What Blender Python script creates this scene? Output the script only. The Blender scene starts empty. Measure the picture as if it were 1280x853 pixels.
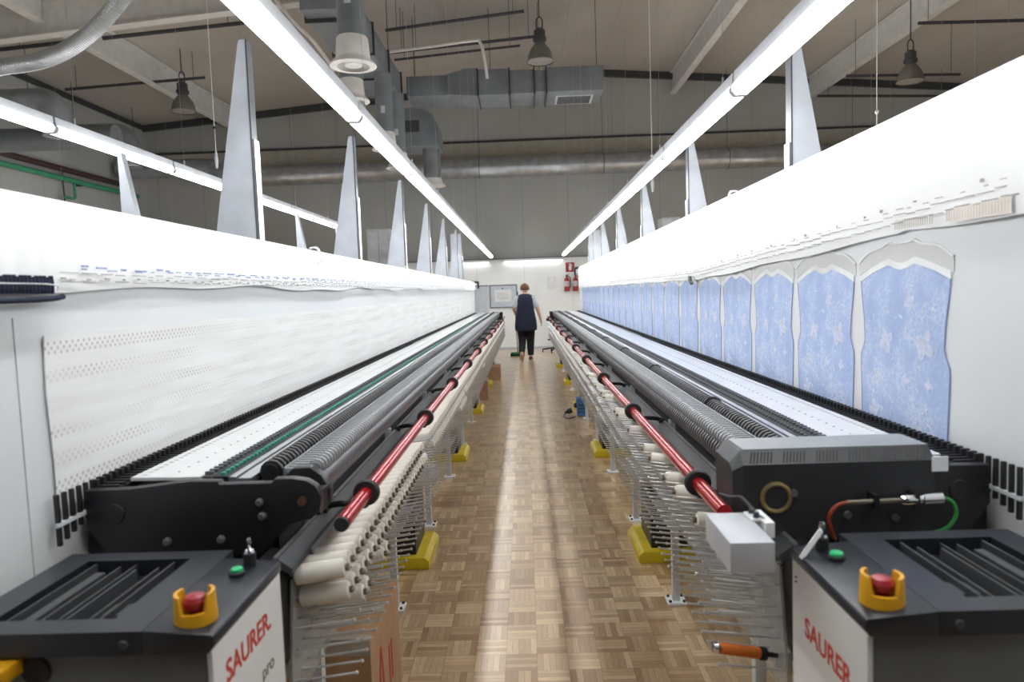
import bpy, bmesh, math, random
from mathutils import Vector, Matrix
random.seed(7)
PI = math.pi
SC = bpy.context.scene
COL = SC.collection

# ------------------------------------------------------------------ helpers
class MB:
    """collects shapes in one bmesh (world coordinates)"""
    def __init__(s): s.bm = bmesh.new()
    def _f(s, vs, mi=0):
        try:
            f = s.bm.faces.new(vs); f.material_index = mi; return f
        except ValueError: return None
    def box(s, x0, x1, y0, y1, z0, z1, mi=0):
        v = [s.bm.verts.new((x, y, z)) for x in (x0, x1) for y in (y0, y1) for z in (z0, z1)]
        for q in ((0,1,3,2),(4,6,7,5),(0,4,5,1),(2,3,7,6),(0,2,6,4),(1,5,7,3)): s._f([v[i] for i in q], mi)
        return s
    def bar(s, a, b, w, h, mi=0, up=(0,0,1)):
        """rectangular bar from a to b"""
        a = Vector(a); b = Vector(b); d = (b-a).normalized(); u = Vector(up)
        if abs(d.dot(u)) > .98: u = Vector((1,0,0))
        r = d.cross(u).normalized(); u = r.cross(d)
        v = [s.bm.verts.new(p + r*i*w/2 + u*j*h/2) for p in (a, b) for i in (-1,1) for j in (-1,1)]
        for q in ((0,1,3,2),(4,6,7,5),(0,4,5,1),(2,3,7,6),(0,2,6,4),(1,5,7,3)): s._f([v[i] for i in q], mi)
        return s
    def prism(s, pts, axis, a0, a1, mi=0):
        """polygon extruded along an axis: 'x': pts=(y,z), 'y': pts=(x,z), 'z': pts=(x,y)"""
        def P(p, a): return (a,p[0],p[1]) if axis=='x' else (p[0],a,p[1]) if axis=='y' else (p[0],p[1],a)
        A = [s.bm.verts.new(P(p,a0)) for p in pts]; B = [s.bm.verts.new(P(p,a1)) for p in pts]
        s._f(A, mi); s._f(B[::-1], mi); n = len(pts)
        for i in range(n): s._f([A[i], A[(i+1)%n], B[(i+1)%n], B[i]], mi)
        return s
    def rings(s, rr, closed=False, mi=0, caps=True):
        vs = [[s.bm.verts.new(p) for p in r] for r in rr]; n = len(vs[0])
        m = len(vs)
        for k in range(m if closed else m-1):
            a, b = vs[k], vs[(k+1) % m]
            for i in range(n): s._f([a[i], a[(i+1)%n], b[(i+1)%n], b[i]], mi)
        if caps and not closed: s._f(vs[0][::-1], mi); s._f(vs[-1], mi)
        return s
    def cyl(s, a, b, r, r2=None, seg=12, mi=0):
        return s.lathe(a, b, [(0, r), (1, r if r2 is None else r2)], seg, mi)
    def lathe(s, a, b, prof, seg=16, mi=0, caps=True):
        """profile [(t along a-b, radius)]"""
        a = Vector(a); b = Vector(b); d = (b-a); n = d.normalized()
        u = Vector((0,0,1)) if abs(n.z) < .9 else Vector((1,0,0))
        r = n.cross(u).normalized(); u = r.cross(n)
        rr = []
        for t, q in prof:
            c = a + d*t; q = max(q, 1e-4)
            rr.append([c + r*math.cos(2*PI*i/seg)*q + u*math.sin(2*PI*i/seg)*q for i in range(seg)])
        return s.rings(rr, False, mi, caps)
    def tube(s, pts, r, seg=8, mi=0, sub=6, radii=None):
        """smooth tube through points (Catmull-Rom)"""
        P = [Vector(p) for p in pts]; L = []; R = []
        for i in range(len(P)-1):
            p0 = P[max(i-1,0)]; p1 = P[i]; p2 = P[i+1]; p3 = P[min(i+2,len(P)-1)]
            for k in range(sub):
                t = k/sub
                L.append(.5*((2*p1)+(p2-p0)*t+(2*p0-5*p1+4*p2-p3)*t*t+(3*p1-p0-3*p2+p3)*t**3))
                R.append(r if radii is None else radii[i]*(1-t)+radii[i+1]*t)
        L.append(P[-1]); R.append(r if radii is None else radii[-1])
        rr = []; pn = None
        for i, p in enumerate(L):
            d = (L[min(i+1,len(L)-1)] - L[max(i-1,0)]).normalized()
            if pn is None: pn = d.orthogonal().normalized()
            pn = (pn - d*pn.dot(d)).normalized(); q = d.cross(pn)
            rr.append([p + pn*math.cos(2*PI*k/seg)*R[i] + q*math.sin(2*PI*k/seg)*R[i] for k in range(seg)])
        return s.rings(rr, False, mi)
    def torus(s, c, axis, R, r, seg=20, sg=8, mi=0, a0=0, a1=2*PI):
        c = Vector(c); n = Vector(axis).normalized(); u = n.orthogonal().normalized(); w = n.cross(u); rr = []
        full = abs(a1-a0-2*PI) < 1e-4
        for i in range(seg + (0 if full else 1)):
            t = a0+(a1-a0)*i/seg; d = u*math.cos(t)+w*math.sin(t)
            rr.append([c + d*(R + r*math.cos(2*PI*k/sg)) + n*r*math.sin(2*PI*k/sg) for k in range(sg)])
        return s.rings(rr, full, mi)
    def ball(s, c, rx, ry=None, rz=None, u=12, v=8, mi=0):
        ry = rx if ry is None else ry; rz = rx if rz is None else rz
        rr = []
        for j in range(1, v):
            t = PI*j/v
            rr.append([Vector((c[0]+rx*math.sin(t)*math.cos(2*PI*i/u), c[1]+ry*math.sin(t)*math.sin(2*PI*i/u), c[2]+rz*math.cos(t))) for i in range(u)])
        return s.rings(rr, False, mi)
    def grid(s, f, nu, nv, th=None, mi=0):
        """sheet: f(i/nu, j/nv) -> point; th = thickness vector (closed shell)"""
        A = [[s.bm.verts.new(f(i/nu, j/nv)) for j in range(nv+1)] for i in range(nu+1)]
        for i in range(nu):
            for j in range(nv): s._f([A[i][j], A[i+1][j], A[i+1][j+1], A[i][j+1]], mi)
        if th:
            t = Vector(th)
            B = [[s.bm.verts.new(Vector(f(i/nu, j/nv))+t) for j in range(nv+1)] for i in range(nu+1)]
            for i in range(nu):
                for j in range(nv): s._f([B[i][j], B[i][j+1], B[i+1][j+1], B[i+1][j]], mi)
            for i in range(nu):
                s._f([A[i][0], B[i][0], B[i+1][0], A[i+1][0]], mi); s._f([A[i][nv], A[i+1][nv], B[i+1][nv], B[i][nv]], mi)
            for j in range(nv):
                s._f([A[0][j], A[0][j+1], B[0][j+1], B[0][j]], mi); s._f([A[nu][j], B[nu][j], B[nu][j+1], A[nu][j+1]], mi)
        return s
    def build(s, name, mats, parent=None, smooth=False, bevel=0, flat_angle=35):
        bm = s.bm
        bmesh.ops.recalc_face_normals(bm, faces=bm.faces[:])
        if bevel:
            es = [e for e in bm.edges if len(e.link_faces)==2 and e.calc_face_angle(0) > .6]
            bmesh.ops.bevel(bm, geom=es, offset=bevel, segments=2, profile=.6, affect='EDGES', clamp_overlap=True)
        off = Vector((0,0,0)) if parent is None else wl(parent)
        if off.length: bmesh.ops.translate(bm, verts=bm.verts[:], vec=-off)
        me = bpy.data.meshes.new(name); bm.to_mesh(me); bm.free()
        if not isinstance(mats, (list, tuple)): mats = [mats]
        for m in mats: me.materials.append(m)
        if smooth or bevel:
            me.shade_smooth(); me.set_sharp_from_angle(angle=math.radians(flat_angle))
        o = bpy.data.objects.new(name, me); COL.objects.link(o)
        if parent: o.parent = parent
        return o

def wl(o):
    v = Vector(o.location)
    while o.parent: o = o.parent; v += Vector(o.location)
    return v
def tag(o, label=None, cat=None, group=None, kind=None):
    if label: o['label'] = label
    if cat: o['category'] = cat
    if group: o['group'] = group
    if kind: o['kind'] = kind
    return o
def thing(name, label, cat, loc, group=None):
    o = bpy.data.objects.new(name, None); COL.objects.link(o); o.location = loc; o.empty_display_size = .1
    return tag(o, label, cat, group)
def struct(o): o['kind'] = 'structure'; return o
def dup(root, loc, label=None, group=None):
    r = root.copy(); COL.objects.link(r); r.location = loc
    if label: r['label'] = label
    if group: r['group'] = group
    for ch in list(root.children):
        c = ch.copy(); COL.objects.link(c); c.parent = r
        for g in list(ch.children):
            d = g.copy(); COL.objects.link(d); d.parent = c
    return r
ORD = ['nearest','second','third','fourth','fifth','sixth','seventh','eighth','ninth','tenth','eleventh','twelfth','thirteenth','fourteenth','fifteenth','sixteenth','seventeenth','eighteenth','nineteenth','twentieth','twenty-first','twenty-second','twenty-third','twenty-fourth','twenty-fifth','twenty-sixth','twenty-seventh','twenty-eighth','twenty-ninth','thirtieth','thirty-first','thirty-second','thirty-third','thirty-fourth','thirty-fifth','thirty-sixth','thirty-seventh','thirty-eighth','thirty-ninth','fortieth','forty-first','forty-second']

# ------------------------------------------------------------------ materials
class NT:
    def __init__(s, name):
        s.m = bpy.data.materials.new(name); s.m.use_nodes = True; s.t = s.m.node_tree; s.n = s.t.nodes
        s.b = s.n['Principled BSDF']; s.out = s.n['Material Output']
    def new(s, typ, **kw):
        n = s.n.new(typ)
        for k, v in kw.items(): setattr(n, k, v)
        return n
    def link(s, a, b): s.t.links.new(a, b)
    def val(s, sock, v):
        if hasattr(v, 'is_output'): s.link(v, sock)
        else: sock.default_value = v
    def math(s, op, a, b=None, c=None):
        n = s.new('ShaderNodeMath', operation=op); s.val(n.inputs[0], a)
        if b is not None: s.val(n.inputs[1], b)
        if c is not None: s.val(n.inputs[2], c)
        return n.outputs[0]
    def mix(s, f, a, b, mode='MIX'):
        n = s.new('ShaderNodeMix', data_type='RGBA', blend_type=mode)
        s.val(n.inputs[0], f)
        for k, v in ((6, a), (7, b)):
            if hasattr(v, 'is_output'): s.link(v, n.inputs[k])
            else: n.inputs[k].default_value = (*v[:3], 1)
        return n.outputs[2]
    def obj(s): return s.new('ShaderNodeTexCoord').outputs['Object']
    def map(s, vec, scale=(1,1,1), rot=(0,0,0), loc=(0,0,0)):
        n = s.new('ShaderNodeMapping'); s.link(vec, n.inputs[0]); n.inputs['Scale'].default_value = scale; n.inputs['Rotation'].default_value = rot; n.inputs['Location'].default_value = loc
        return n.outputs[0]
    def noise(s, vec, scale, detail=3, rough=.5):
        n = s.new('ShaderNodeTexNoise'); s.link(vec, n.inputs['Vector']); n.inputs['Scale'].default_value = scale; n.inputs['Detail'].default_value = detail; n.inputs['Roughness'].default_value = rough
        return n.outputs['Fac']
    def ramp(s, f, a, b):
        n = s.new('ShaderNodeMapRange'); s.link(f, n.inputs[0]); n.inputs[1].default_value = a; n.inputs[2].default_value = b
        return n.outputs[0]
    def bump(s, h, strength=.2, dist=.01):
        n = s.new('ShaderNodeBump'); s.link(h, n.inputs['Height']); n.inputs['Strength'].default_value = strength; n.inputs['Distance'].default_value = dist
        s.link(n.outputs[0], s.b.inputs['Normal'])
    def base(s, c): s.val(s.b.inputs['Base Color'], c if hasattr(c,'is_output') else (*c[:3], 1))
    def set(s, rough=.5, metal=0, spec=.5):
        s.b.inputs['Roughness'].default_value = rough; s.b.inputs['Metallic'].default_value = metal; s.b.inputs['Specular IOR Level'].default_value = spec

MATS = {}
def mat(name, c, rough=.5, metal=0, var=.08, scale=8, spec=.5, bump=0):
    """plain procedural material: base colour with faint noise variation"""
    if name in MATS: return MATS[name]
    t = NT(name); t.set(rough, metal, spec)
    nz = t.noise(t.obj(), scale, 4)
    d = [max(0, x*(1-var)) for x in c]; l = [min(1, x*(1+var)) for x in c]
    t.base(t.mix(t.ramp(nz, .3, .7), d, l))
    if bump: t.bump(nz, bump, .005)
    MATS[name] = t.m; return t.m
def emit(name, c, strength):
    t = NT(name); t.b.inputs['Emission Color'].default_value = (*c, 1); t.b.inputs['Emission Strength'].default_value = strength
    t.base((.8,.8,.8)); return t.m

M_black   = mat('black_painted_steel', (.012,.012,.014), .42, 0, .15)
M_lid     = mat('charcoal_lid_plastic', (.016,.018,.025), .34, 0, .12, 30)
M_charc   = mat('charcoal_grey_steel', (.05,.052,.055), .5)
M_dgrey   = mat('dark_grey_steel', (.10,.105,.11), .45)
M_cabinet = mat('grey_cabinet_paint', (.12,.125,.123), .5)
M_dkroll  = mat('dark_roller_steel', (.075,.075,.08), .38, .2)
M_mgrey   = mat('mid_grey_steel', (.27,.28,.29), .4, .2)
M_alu     = mat('brushed_aluminium', (.62,.63,.65), .32, .9, .06, 20)
M_lgrey   = mat('light_grey_paint', (.58,.60,.62), .45)
M_white   = mat('white_enamel', (.80,.80,.80), .4, 0, .03)
M_table   = mat('glossy_white_table_plate', (.66,.66,.66), .13, 0, .03)
M_galv    = mat('galvanised_steel', (.36,.39,.42), .38, .65, .2, 3)
M_galvd   = mat('dull_galvanised_duct', (.24,.262,.278), .45, .4, .15, 3)
M_red     = mat('red_anodised_bar', (.42,.012,.018), .22, .35, .05)
M_rubber  = mat('black_rubber', (.015,.015,.016), .6)
M_green   = mat('green_plastic_strip', (.02,.27,.19), .35)
M_yellow  = mat('yellow_paint', (.62,.46,.012), .45)
M_orangey = mat('amber_guard_plastic', (.72,.36,.01), .35)
M_redbtn  = mat('red_button', (.35,.02,.03), .35)
M_grnbtn  = mat('green_button', (.03,.50,.18), .3)
M_chrome  = mat('chrome', (.75,.75,.76), .12, 1, .03)
M_pin     = mat('steel_peg', (.62,.62,.61), .35, .35)
M_card    = mat('brown_cardboard', (.42,.25,.13), .8, 0, .1, 12)
M_inkred  = mat('red_print', (.45,.04,.03), .7)
M_letter  = mat('red_lettering', (.55,.035,.02), .5)
M_lettgr  = mat('grey_lettering', (.12,.12,.12), .5)
M_orange  = mat('orange_thread', (.68,.16,.02), .8)
M_brass   = mat('brass_ring', (.35,.26,.12), .35, .8)
M_navy    = mat('navy_cloth', (.011,.014,.034), .9, 0, .2, 60)
M_beam    = mat('off_white_painted_beam', (.62,.61,.58), .55)
M_dkpipe  = mat('dark_steel_pipe', (.045,.045,.047), .5)
M_brownp  = mat('dark_brown_pipe', (.05,.025,.02), .5)
M_grnpipe = mat('green_plastic_pipe', (.04,.26,.13), .45)
M_bell    = mat('weathered_lamp_metal', (.20,.19,.17), .5, .4)
M_glass   = mat('dusty_lamp_glass', (.24,.22,.20), .35)
M_cream   = mat('cream_enamel', (.78,.75,.70), .4)
M_blue    = mat('blue_plastic', (.06,.22,.50), .4)
M_purple  = mat('violet_cable', (.13,.06,.16), .5)
M_hoser   = mat('red_hose', (.32,.04,.015), .35)
M_hoseg   = mat('green_hose', (.04,.28,.06), .35)
M_skin    = mat('skin', (.55,.33,.24), .6)
M_hair    = mat('auburn_hair', (.13,.055,.025), .75, 0, .3, 80)
M_shirt   = mat('grey_shirt', (.42,.44,.46), .9)
M_trouser = mat('black_trousers', (.012,.012,.015), .9)
M_shoe    = mat('dark_shoe', (.03,.028,.027), .6)
M_sole    = mat('pale_sole', (.5,.42,.32), .7)
M_paper   = mat('white_paper', (.80,.80,.80), .7)
M_ink     = mat('faint_ink', (.30,.32,.38), .8)
M_signred = mat('sign_red', (.36,.018,.02), .45)
M_wood    = mat('broom_handle_wood', (.30,.12,.07), .6)
M_board   = mat('pale_blue_board', (.58,.62,.68), .35)
M_frame   = mat('grey_board_frame', (.20,.21,.23), .4)
M_hook    = mat('translucent_tie', (.7,.7,.72), .3)
M_tube = emit('fluorescent_diffuser', (.94,.975,1.0), 17.0)
M_wtube = emit('wall_tube_diffuser', (.96,.985,1.0), 2.6)
M_filltube = emit('added_fill_diffuser', (.94,.975,1.0), 24.0)  # only for the added fill rows that stay out of view

def m_floor():
    t = NT('mosaic_parquet'); o = t.obj(); sx = t.new('ShaderNodeSeparateXYZ'); t.link(o, sx.inputs[0])
    T = .124
    u = t.math('DIVIDE', sx.outputs[0], T); v = t.math('DIVIDE', sx.outputs[1], T)
    iu = t.math('FLOOR', u); iv = t.math('FLOOR', v); fu = t.math('FRACT', u); fv = t.math('FRACT', v)
    par = t.math('PINGPONG', t.math('ADD', iu, iv), 1.0)
    def sel(a, b): return t.math('ADD', t.math('MULTIPLY', a, par), t.math('MULTIPLY', b, t.math('SUBTRACT', 1.0, par)))
    across = sel(fu, fv); along = sel(fv, fu)
    st = t.math('MULTIPLY', across, 5.0); si = t.math('FLOOR', st); sf = t.math('FRACT', st)
    cm = t.new('ShaderNodeCombineXYZ'); t.link(iu, cm.inputs[0]); t.link(iv, cm.inputs[1]); t.link(si, cm.inputs[2])
    wn = t.new('ShaderNodeTexWhiteNoise', noise_dimensions='3D'); t.link(cm.outputs[0], wn.inputs['Vector'])
    ct = t.new('ShaderNodeCombineXYZ'); t.link(iu, ct.inputs[0]); t.link(iv, ct.inputs[1])
    wt = t.new('ShaderNodeTexWhiteNoise', noise_dimensions='3D'); t.link(ct.outputs[0], wt.inputs['Vector'])
    tone = t.math('ADD', t.math('MULTIPLY', wn.outputs['Value'], .55), t.math('MULTIPLY', wt.outputs['Value'], .45))
    cg = t.new('ShaderNodeCombineXYZ'); t.link(t.math('MULTIPLY', across, 9.0), cg.inputs[0]); t.link(t.math('MULTIPLY', along, 1.2), cg.inputs[1]); t.link(t.math('MULTIPLY', wn.outputs['Value'], 40.0), cg.inputs[2])
    gr = t.noise(cg.outputs[0], 2.5, 4, .6)
    c = t.mix(t.ramp(tone, .12, .85), (.36,.205,.085), (.74,.54,.31))
    c = t.mix(t.math('MULTIPLY', t.ramp(gr, .35, .75), .35), c, (.20,.11,.05))
    e1 = t.math('MINIMUM', sf, t.math('SUBTRACT', 1.0, sf)); e2 = t.math('MINIMUM', along, t.math('SUBTRACT', 1.0, along))
    g = t.math('MAXIMUM', t.math('LESS_THAN', e1, .035), t.math('LESS_THAN', e2, .010))
    c = t.mix(t.math('MULTIPLY', g, .55), c, (.10,.055,.025))
    wear = t.noise(o, .9, 4)
    c = t.mix(t.math('MULTIPLY', t.ramp(wear, .4, .75), .16), c, (.62,.53,.42))
    t.base(c); t.set(.33, 0, .6); t.b.inputs['Coat Weight'].default_value = .9; t.b.inputs['Coat Roughness'].default_value = .30
    rr = t.new('ShaderNodeMapRange'); t.link(t.noise(o, 6, 4), rr.inputs[0]); rr.inputs[3].default_value = .26; rr.inputs[4].default_value = .42
    t.link(rr.outputs[0], t.b.inputs['Roughness'])
    t.bump(t.math('ADD', t.math('MULTIPLY', g, -1.0), t.math('MULTIPLY', wn.outputs['Value'], .3)), .12, .002)
    return t.m
def m_panelwall(name, c, seam, pitch=1.0, axis=0, rough=.6):
    t = NT(name); o = t.obj(); sx = t.new('ShaderNodeSeparateXYZ'); t.link(o, sx.inputs[0])
    f = t.math('FRACT', t.math('DIVIDE', sx.outputs[axis], pitch))
    g = t.math('LESS_THAN', f, .012/pitch)
    n = t.ramp(t.noise(o, .7, 5), .3, .75)
    k = t.mix(n, [x*.92 for x in c], [x*1.05 for x in c])
    st = t.noise(t.map(o, (3, 3, .35)), 1.4, 4)
    k = t.mix(t.math('MULTIPLY', t.ramp(st, .55, .8), .15), k, [x*.7 for x in c])
    t.base(t.mix(t.math('MULTIPLY', g, .6), k, seam)); t.set(rough, 0, .3)
    return t.m
def m_cloth(name, c, weave=420, rough=.85, wr=.25):
    t = NT(name); o = t.obj()
    n = t.noise(o, 3, 4); t.base(t.mix(t.ramp(n, .3, .7), [x*.97 for x in c], [min(1, x*1.02) for x in c])); t.set(rough, 0, .2)
    fold = t.noise(t.map(o, (1, 1.2, .5)), 4.0, 3)
    t.bump(fold, wr, .02)
    return t.m
def m_lace():
    """white lace cloth with rows of small open eyelets (z bands, fading along the length)"""
    t = NT('eyelet_lace_cloth'); o = t.obj(); sx = t.new('ShaderNodeSeparateXYZ'); t.link(o, sx.inputs[0]); y = sx.outputs[1]; z = sx.outputs[2]
    d1 = t.math('ADD', y, z); d2 = t.math('SUBTRACT', y, z); k = 2*PI/.022
    w = t.math('MULTIPLY', t.math('SINE', t.math('MULTIPLY', y, k)), t.math('SINE', t.math('MULTIPLY', z, k)))
    dots = t.math('GREATER_THAN', w, .36)
    band = t.math('ADD', t.math('SINE', t.math('MULTIPLY', z, 2*PI/.066)), t.math('MULTIPLY', t.noise(t.map(o,(1,1.3,16)), 3, 3), .9))
    mask = t.math('GREATER_THAN', band, .55)
    n = t.noise(t.map(o, (1, 1.5, 20)), 1.6, 3)
    patch = t.ramp(t.noise(t.map(o, (1, 1.1, 5)), 1.7, 3), .40, .62)
    base = t.mix(t.ramp(n, .35, .65), (.77,.76,.74), (.83,.825,.81))
    t.base(t.mix(t.math('MULTIPLY', t.math('MULTIPLY', t.math('MULTIPLY', dots, mask), patch), .62), base, (.36,.34,.32)))
    t.set(.85, 0, .2); t.bump(t.math('MULTIPLY', dots, -1.0), .25, .003)
    return t.m
def m_bluefab():
    t = NT('blue_embroidered_fabric'); o = t.obj()
    v = t.new('ShaderNodeTexVoronoi', feature='DISTANCE_TO_EDGE'); t.link(t.map(o, (1, 1, 1)), v.inputs['Vector']); v.inputs['Scale'].default_value = 48
    n = t.noise(o, 9, 4); n2 = t.noise(o, 60, 3)
    m = t.math('MULTIPLY', t.math('LESS_THAN', v.outputs['Distance'], .10), t.ramp(n, .42, .62))
    c = t.mix(t.ramp(n, .3, .7), (.37,.47,.71), (.43,.53,.77))
    c = t.mix(t.math('MULTIPLY', m, .62), c, (.66,.70,.80))
    c = t.mix(t.math('MULTIPLY', t.ramp(n2, .55, .75), .30), c, (.60,.66,.82))
    t.base(c); t.set(.7, 0, .3); t.bump(t.math('ADD', m, n2), .35, .004)
    return t.m
def m_creel():
    t = NT('clear_grey_acrylic'); t.set(.25, 0, .5); t.base(t.mix(t.noise(t.obj(), 12, 3), (.42,.43,.42), (.55,.56,.55)))
    tr = t.new('ShaderNodeBsdfTransparent'); mx = t.new('ShaderNodeMixShader'); mx.inputs[0].default_value = .42
    tr.inputs[0].default_value = (.92,.93,.92,1)
    t.link(tr.outputs[0], mx.inputs[1]); t.link(t.b.outputs[0], mx.inputs[2]); t.link(mx.outputs[0], t.out.inputs['Surface'])
    return t.m
def m_thread():
    t = NT('wound_cream_thread'); o = t.obj(); w = t.new('ShaderNodeTexWave', wave_type='BANDS', bands_direction='X'); t.link(o, w.inputs['Vector']); w.inputs['Scale'].default_value = 260; w.inputs['Distortion'].default_value = 1.5
    t.base(t.mix(w.outputs['Fac'], (.60,.55,.47), (.76,.72,.64))); t.set(.8, 0, .2); t.bump(w.outputs['Fac'], .2, .001); return t.m
def m_spiral(name, c, axis, pitch=.14):
    t = NT(name); o = t.obj(); sx = t.new('ShaderNodeSeparateXYZ'); t.link(o, sx.inputs[0])
    f = t.math('FRACT', t.math('DIVIDE', sx.outputs[axis], pitch)); g = t.math('LESS_THAN', f, .12)
    n = t.noise(o, 5, 4); t.base(t.mix(t.ramp(n, .3, .7), [x*.8 for x in c], [x*1.15 for x in c])); t.set(.34, .75, .5); t.bump(g, .5, .01); return t.m
M_floor = m_floor()
M_wallg = m_panelwall('grey_insulated_panel', (.42,.425,.405), (.19,.19,.185), 1.15, 0)
M_walll = m_panelwall('left_hall_panel', (.40,.40,.385), (.2,.2,.19), 1.15, 1)
M_wallw = m_panelwall('white_panel_wall', (.88,.89,.87), (.55,.56,.55), 1.2, 0, .45)
M_roof  = m_panelwall('beige_roof_sheet', (.46,.43,.39), (.30,.28,.26), 1.0, 0, .7)
M_cloth = m_cloth('white_embroidery_cloth', (.80,.795,.785))
M_back  = mat('pale_backing_panel', (.72,.735,.74), .42, 0, .02, 2)
M_lace  = m_lace()
M_bluef = m_bluefab()
M_scal  = m_cloth('off_white_lace_trim', (.66,.655,.64), 300, .9, .5)
M_emb   = mat('pale_lilac_embroidery', (.57,.61,.76), .8, 0, .15, 60)
M_marks = mat('grey_stitch_marks', (.30,.29,.27), .9, 0, .3, 40)
M_bmarks= mat('blue_stitch_marks', (.25,.32,.48), .9, 0, .3, 40)
M_creel = m_creel()
M_thread= m_thread()
M_core  = mat('brown_spool_core', (.16,.12,.08), .6)
M_spirx = m_spiral('spiral_duct_across', (.46,.48,.50), 0)
M_spiry = m_spiral('spiral_duct_along', (.34,.36,.38), 1)
def m_flexhose():
    t = NT('ribbed_metal_hose'); n = t.noise(t.obj(), 14, 3); t.base(t.mix(n, (.40,.40,.40), (.58,.58,.58))); t.set(.35,.7,.5); return t.m
M_flex = m_flexhose()
def m_tape():
    t = NT('clear_packing_tape'); t.set(.12, 0, .8); t.base(t.mix(t.noise(t.obj(), 20, 2), (.7,.66,.6), (.8,.77,.72)))
    tr = t.new('ShaderNodeBsdfTransparent'); mx = t.new('ShaderNodeMixShader'); mx.inputs[0].default_value = .35
    t.link(tr.outputs[0], mx.inputs[1]); t.link(t.b.outputs[0], mx.inputs[2]); t.link(mx.outputs[0], t.out.inputs['Surface']); return t.m
M_tape = m_tape()

# ------------------------------------------------------------------ camera (24 mm, slight roll)
H = 1.47; FPX = 870.0
cam = bpy.data.cameras.new('camera'); camo = bpy.data.objects.new('camera', cam); COL.objects.link(camo)
cam.sensor_width = 36; cam.lens = FPX/1280*36; cam.clip_start = .05; cam.clip_end = 100
yaw, pitch, roll = .02083, .07103, math.radians(-2.0)
camo.matrix_world = Matrix.Translation((0,0,H)) @ Matrix.Rotation(yaw,4,'Z') @ Matrix.Rotation(PI/2-pitch,4,'X') @ Matrix.Rotation(roll,4,'Z')
cam.dof.use_dof = True; cam.dof.focus_distance = 4.6; cam.dof.aperture_fstop = 3.6
SC.camera = camo
_R = (Matrix.Rotation(yaw,3,'Z') @ Matrix.Rotation(PI/2-pitch,3,'X') @ Matrix.Rotation(roll,3,'Z'))
def atY(px, py, Y):
    """point at depth Y under a pixel of the photograph (places and sizes things straight from image pixels)"""
    d = _R @ Vector(((px-640)/FPX, (426.5-py)/FPX, -1)); return Vector((0,0,H)) + d*(Y/d.y)
SC.view_settings.view_transform = 'Standard'; SC.view_settings.look = 'None'; SC.view_settings.gamma = 1; SC.view_settings.use_curve_mapping = False
SC.view_settings.exposure = 0.8
wd = bpy.data.worlds.new('World'); SC.world = wd; wd.use_nodes = True
wd.node_tree.nodes['Background'].inputs[0].default_value = (.9,.95,1,1); wd.node_tree.nodes['Background'].inputs[1].default_value = .04

# ------------------------------------------------------------------ room shell
WY = 17.7
struct(MB().box(-9.6, 13.6, -1.5, WY+.2, -.1, 0).build('floor', M_floor))
XR, ZR, SL = 2.1, 6.85, .078
def roofz(x): return ZR - SL*abs(x-XR)
XL, XRW = -9.45, 13.4
struct(MB().prism([(XL-.2, roofz(XL-.2)), (XR, ZR), (XRW+.2, roofz(XRW+.2)), (XRW+.2, roofz(XRW+.2)+.12), (XR, ZR+.12), (XL-.2, roofz(XL-.2)+.12)], 'y', -1.5, WY+.2).build('ceiling', M_roof))
struct(MB().prism([(XL, 0), (XRW, 0), (XRW, roofz(XRW)), (XR, ZR), (XL, roofz(XL))], 'y', WY, WY+.2).build('wall_far', M_wallg))
struct(MB().box(XL-.2, XL, -1.5, WY, 0, roofz(XL)).build('wall_left', M_walll))
struct(MB().box(XRW, XRW+.2, -1.5, WY, 0, roofz(XRW)).build('wall_right', M_walll))
struct(MB().box(-6.0, 6.0, WY-.06, WY, 0, 2.28).build('wall_lower', M_wallw))
struct(MB().box(-6.0, 6.0, WY-.085, WY, 2.28, 2.315).build('trim_1', M_frame))
struct(MB().box(-6, 6, WY-.075, WY-.06, 0, .06).build('baseboard_far', M_lgrey))
# girt rail and pale trough across the far wall
struct(MB().box(XL, XRW, WY-.05, WY, 5.20, 5.25).build('trim_2', M_dkpipe))
struct(MB().box(XL, XRW, WY-.03, WY, 4.80, 5.20).build('trim_3', mat('beige_trough', (.42,.40,.34), .6)))
struct(MB().box(XL, XL+.06, 2, WY, roofz(XL)-.13, roofz(XL)-.03).build('trim_4', M_dkpipe))
def eave_trim(n, xa, xb):
    struct(MB().prism([(xa, roofz(xa)-.16), (xb, roofz(xb)-.16), (xb, roofz(xb)-.01), (xa, roofz(xa)-.01)], 'y', WY-.10, WY-.0).build(n, M_charc))
eave_trim('trim_5', XL, XR); eave_trim('trim_6', XR, XRW)
# steel beams
def ibeam(pts2, y0, y1, label):
    x, zt = pts2; h = .46; w = .16
    m = MB()
    m.box(x-.012, x+.012, y0, y1, zt-h, zt).box(x-w/2, x+w/2, y0, y1, zt-h-.02, zt-h).box(x-w/2, x+w/2, y0, y1, zt, zt+.02)
    o = m.build('roof_beam', M_beam); tag(o, label, 'beam', 'long steel roof beams'); return o
ibeam((3.82, roofz(3.82)-.03), 1, WY, 'off-white steel beam running along the roof, right of the flat duct')
ibeam((7.15, roofz(7.15)-.03), 1, WY, 'off-white steel roof beam farther right, above the right-hand bell lamp')
ibeam((-6.95, roofz(-6.95)-.03), 1, WY, 'pale steel roof beam on the left beside the left bell lamp')
m = MB()
yr = 10.4
for (xa, xb) in ((XL, XR), (XR, XRW)):
    m.prism([(xa, roofz(xa)-.68), (xb, roofz(xb)-.68), (xb, roofz(xb)-.02), (xa, roofz(xa)-.02)], 'y', yr-.01, yr+.01)
    m.prism([(xa, roofz(xa)-.70), (xb, roofz(xb)-.70), (xb, roofz(xb)-.68), (xa, roofz(xa)-.68)], 'y', yr-.09, yr+.09)
tag(m.build('roof_rafter', M_beam), 'wide pale sloping rafter crossing the top of the hall, left part in view', 'beam')

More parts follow.
